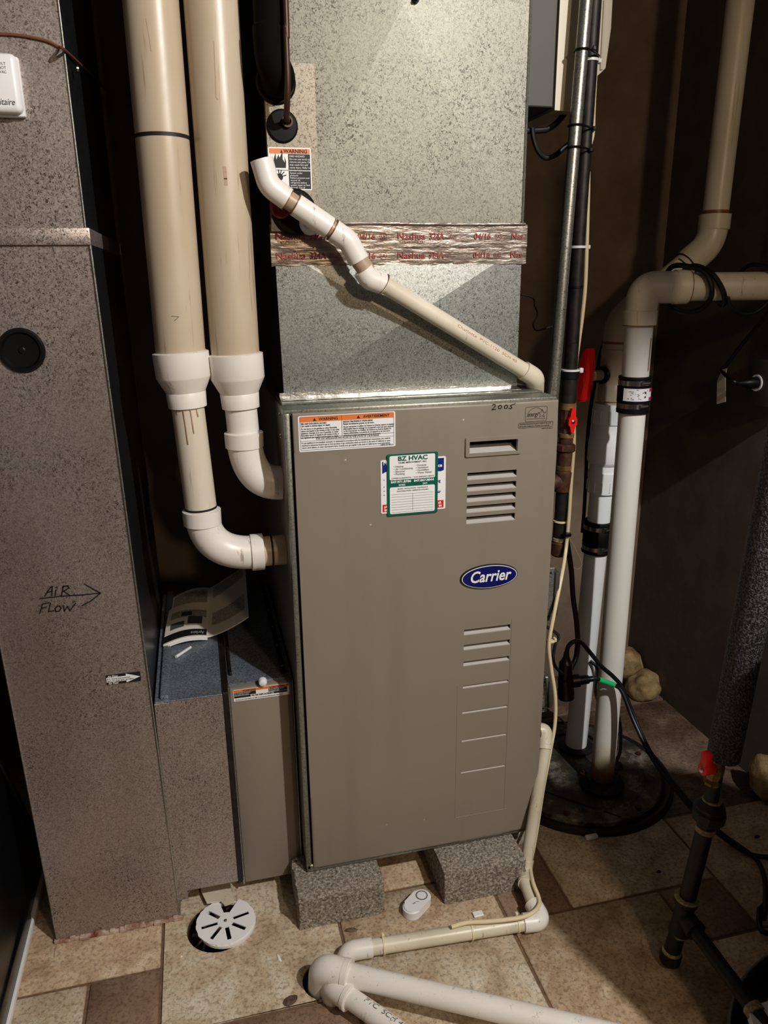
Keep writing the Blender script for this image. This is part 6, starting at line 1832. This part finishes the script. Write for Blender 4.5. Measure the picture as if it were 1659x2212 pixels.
RB = 0.0212
da = thing('floor_drain_pipe', 'long white drain pipe running from floor hole towards lower right', 'pipe', (-0.005, -0.20, 0))
a0_ = V((-0.0073, -0.2121, 0.0550))
a1_ = V((0.4194, -0.4483, 0.0550))
dda = (a1_ - a0_).normalized()
a0_ = a0_ + dda * 0.005
obj('elbow', tb(fillet([V((SOCK[0] - 0.012, SOCK[1] + 0.002, -0.06)), a0_ - dda * 0.001 + V((0, 0, 0.004)), a0_ + dda * 0.052], 0.034, 14), 0.0268, 28), 'pvc', da)
obj('elbow_rim', la(a0_ + dda * 0.040, dda, [(0, 0.0268), (0.001, 0.0285), (0.012, 0.0285), (0.0125, 0.0212)], 28), 'pvc', da)
obj('long_pipe', tb([a0_ + dda * 0.035, a0_ + dda * 1.10], RB, 28), 'pvc', da)
db = thing('floor_drain_pipe', 'shorter white drain pipe with black print at the bottom edge', 'pipe', (0.02, -0.23, 0))
b0_ = V((0.0131, -0.2418, 0.0360))
b1_ = V((0.1083, -0.3585, 0.0360))
ddb = (b1_ - b0_).normalized()
obj('elbow', tb(fillet([V((SOCK[0] + 0.012, SOCK[1] - 0.026, -0.05)), b0_ - ddb * 0.004, b0_ + ddb * 0.040], 0.022, 12), 0.0235, 26), 'pvc', db)
obj('elbow_rim', la(b0_ + ddb * 0.030, ddb, [(0, 0.0235), (0.001, 0.0250), (0.009, 0.0250), (0.0095, 0.0185)], 26), 'pvc', db)
obj('short_pipe', tb([b0_ + ddb * 0.03, b0_ + ddb * 0.75], 0.0186, 26), 'pvc', db)
upb = V((0, 0, 1)).cross(ddb).normalized()
tpx = b0_ + ddb * 0.100 + V((0, 0, 0.0188)) - upb * 0.006
pt2 = text_bm('PVC  SCH 40', 0.017, (0, 0, 0), X, Z, ext=0.0002)
for q_ in pt2.verts:
    s_ = q_.co.z - 0.006
    a = s_ / 0.019
    q_.co = b0_ + ddb * (0.072 + q_.co.x) + upb * (0.0189 * math.sin(a + 0.25)) + V((0, 0, 0.0189 * math.cos(a + 0.25)))
obj('pipe_print', pt2, 'zinc', db, smooth=False)

# debris and chips on the floor
random.seed(31)
def chip(name, px_, rx, ry, rz, mat, label, cat, rot=0.0):
    bm = B()
    bmesh.ops.create_icosphere(bm, subdivisions=2, radius=1.0)
    for v in bm.verts:
        k = 1 + random.uniform(-0.22, 0.22)
        x_, y_ = v.co.x * rx * k, v.co.y * ry * k
        v.co = V((px_[0] + x_ * math.cos(rot) - y_ * math.sin(rot), px_[1] + x_ * math.sin(rot) + y_ * math.cos(rot), max(0.0004, 0.001 + v.co.z * rz * k)))
    return obj(name, bm, mat, label=label, cat=cat)


chip('dark_debris', (-0.0692, -0.2205, 0.0000), 0.014, 0.010, 0.005, 'tile_d', 'dark clump of dirt left of the shorter drain pipe', 'debris', 0.3)
chip('dark_debris', (0.0779, -0.0872, 0.0000), 0.014, 0.005, 0.003, 'tile_d', 'brown dirt clump in front of the left concrete block', 'debris', -0.2)
chip('dark_debris', (0.8026, -0.1038, 0.0000), 0.006, 0.004, 0.003, 'ink', 'small black chip on the shadowed floor near the gas drop', 'debris', 0.2)
chip('dark_debris', (1.1019, -0.0618, 0.0000), 0.008, 0.004, 0.003, 'ink', 'small black chip near the right wall', 'debris', 0.1)
chip('white_chip', (-0.0801, -0.1179, 0.0000), 0.003, 0.010, 0.0015, 'labelwhite', 'white paint drip on the tile between drain cover and pipes', 'chip', 0.25)
chip('white_chip', (-0.2745, -0.0644, 0.0000), 0.003, 0.002, 0.0015, 'labelwhite', 'tiny white chip below the drain cover', 'chip', 0.2)
chip('rust_strip', (-0.5283, 0.0114, 0.0000), 0.002, 0.014, 0.002, 'caulk', 'thin rusty sliver by the duct corner', 'chip', 0.0)
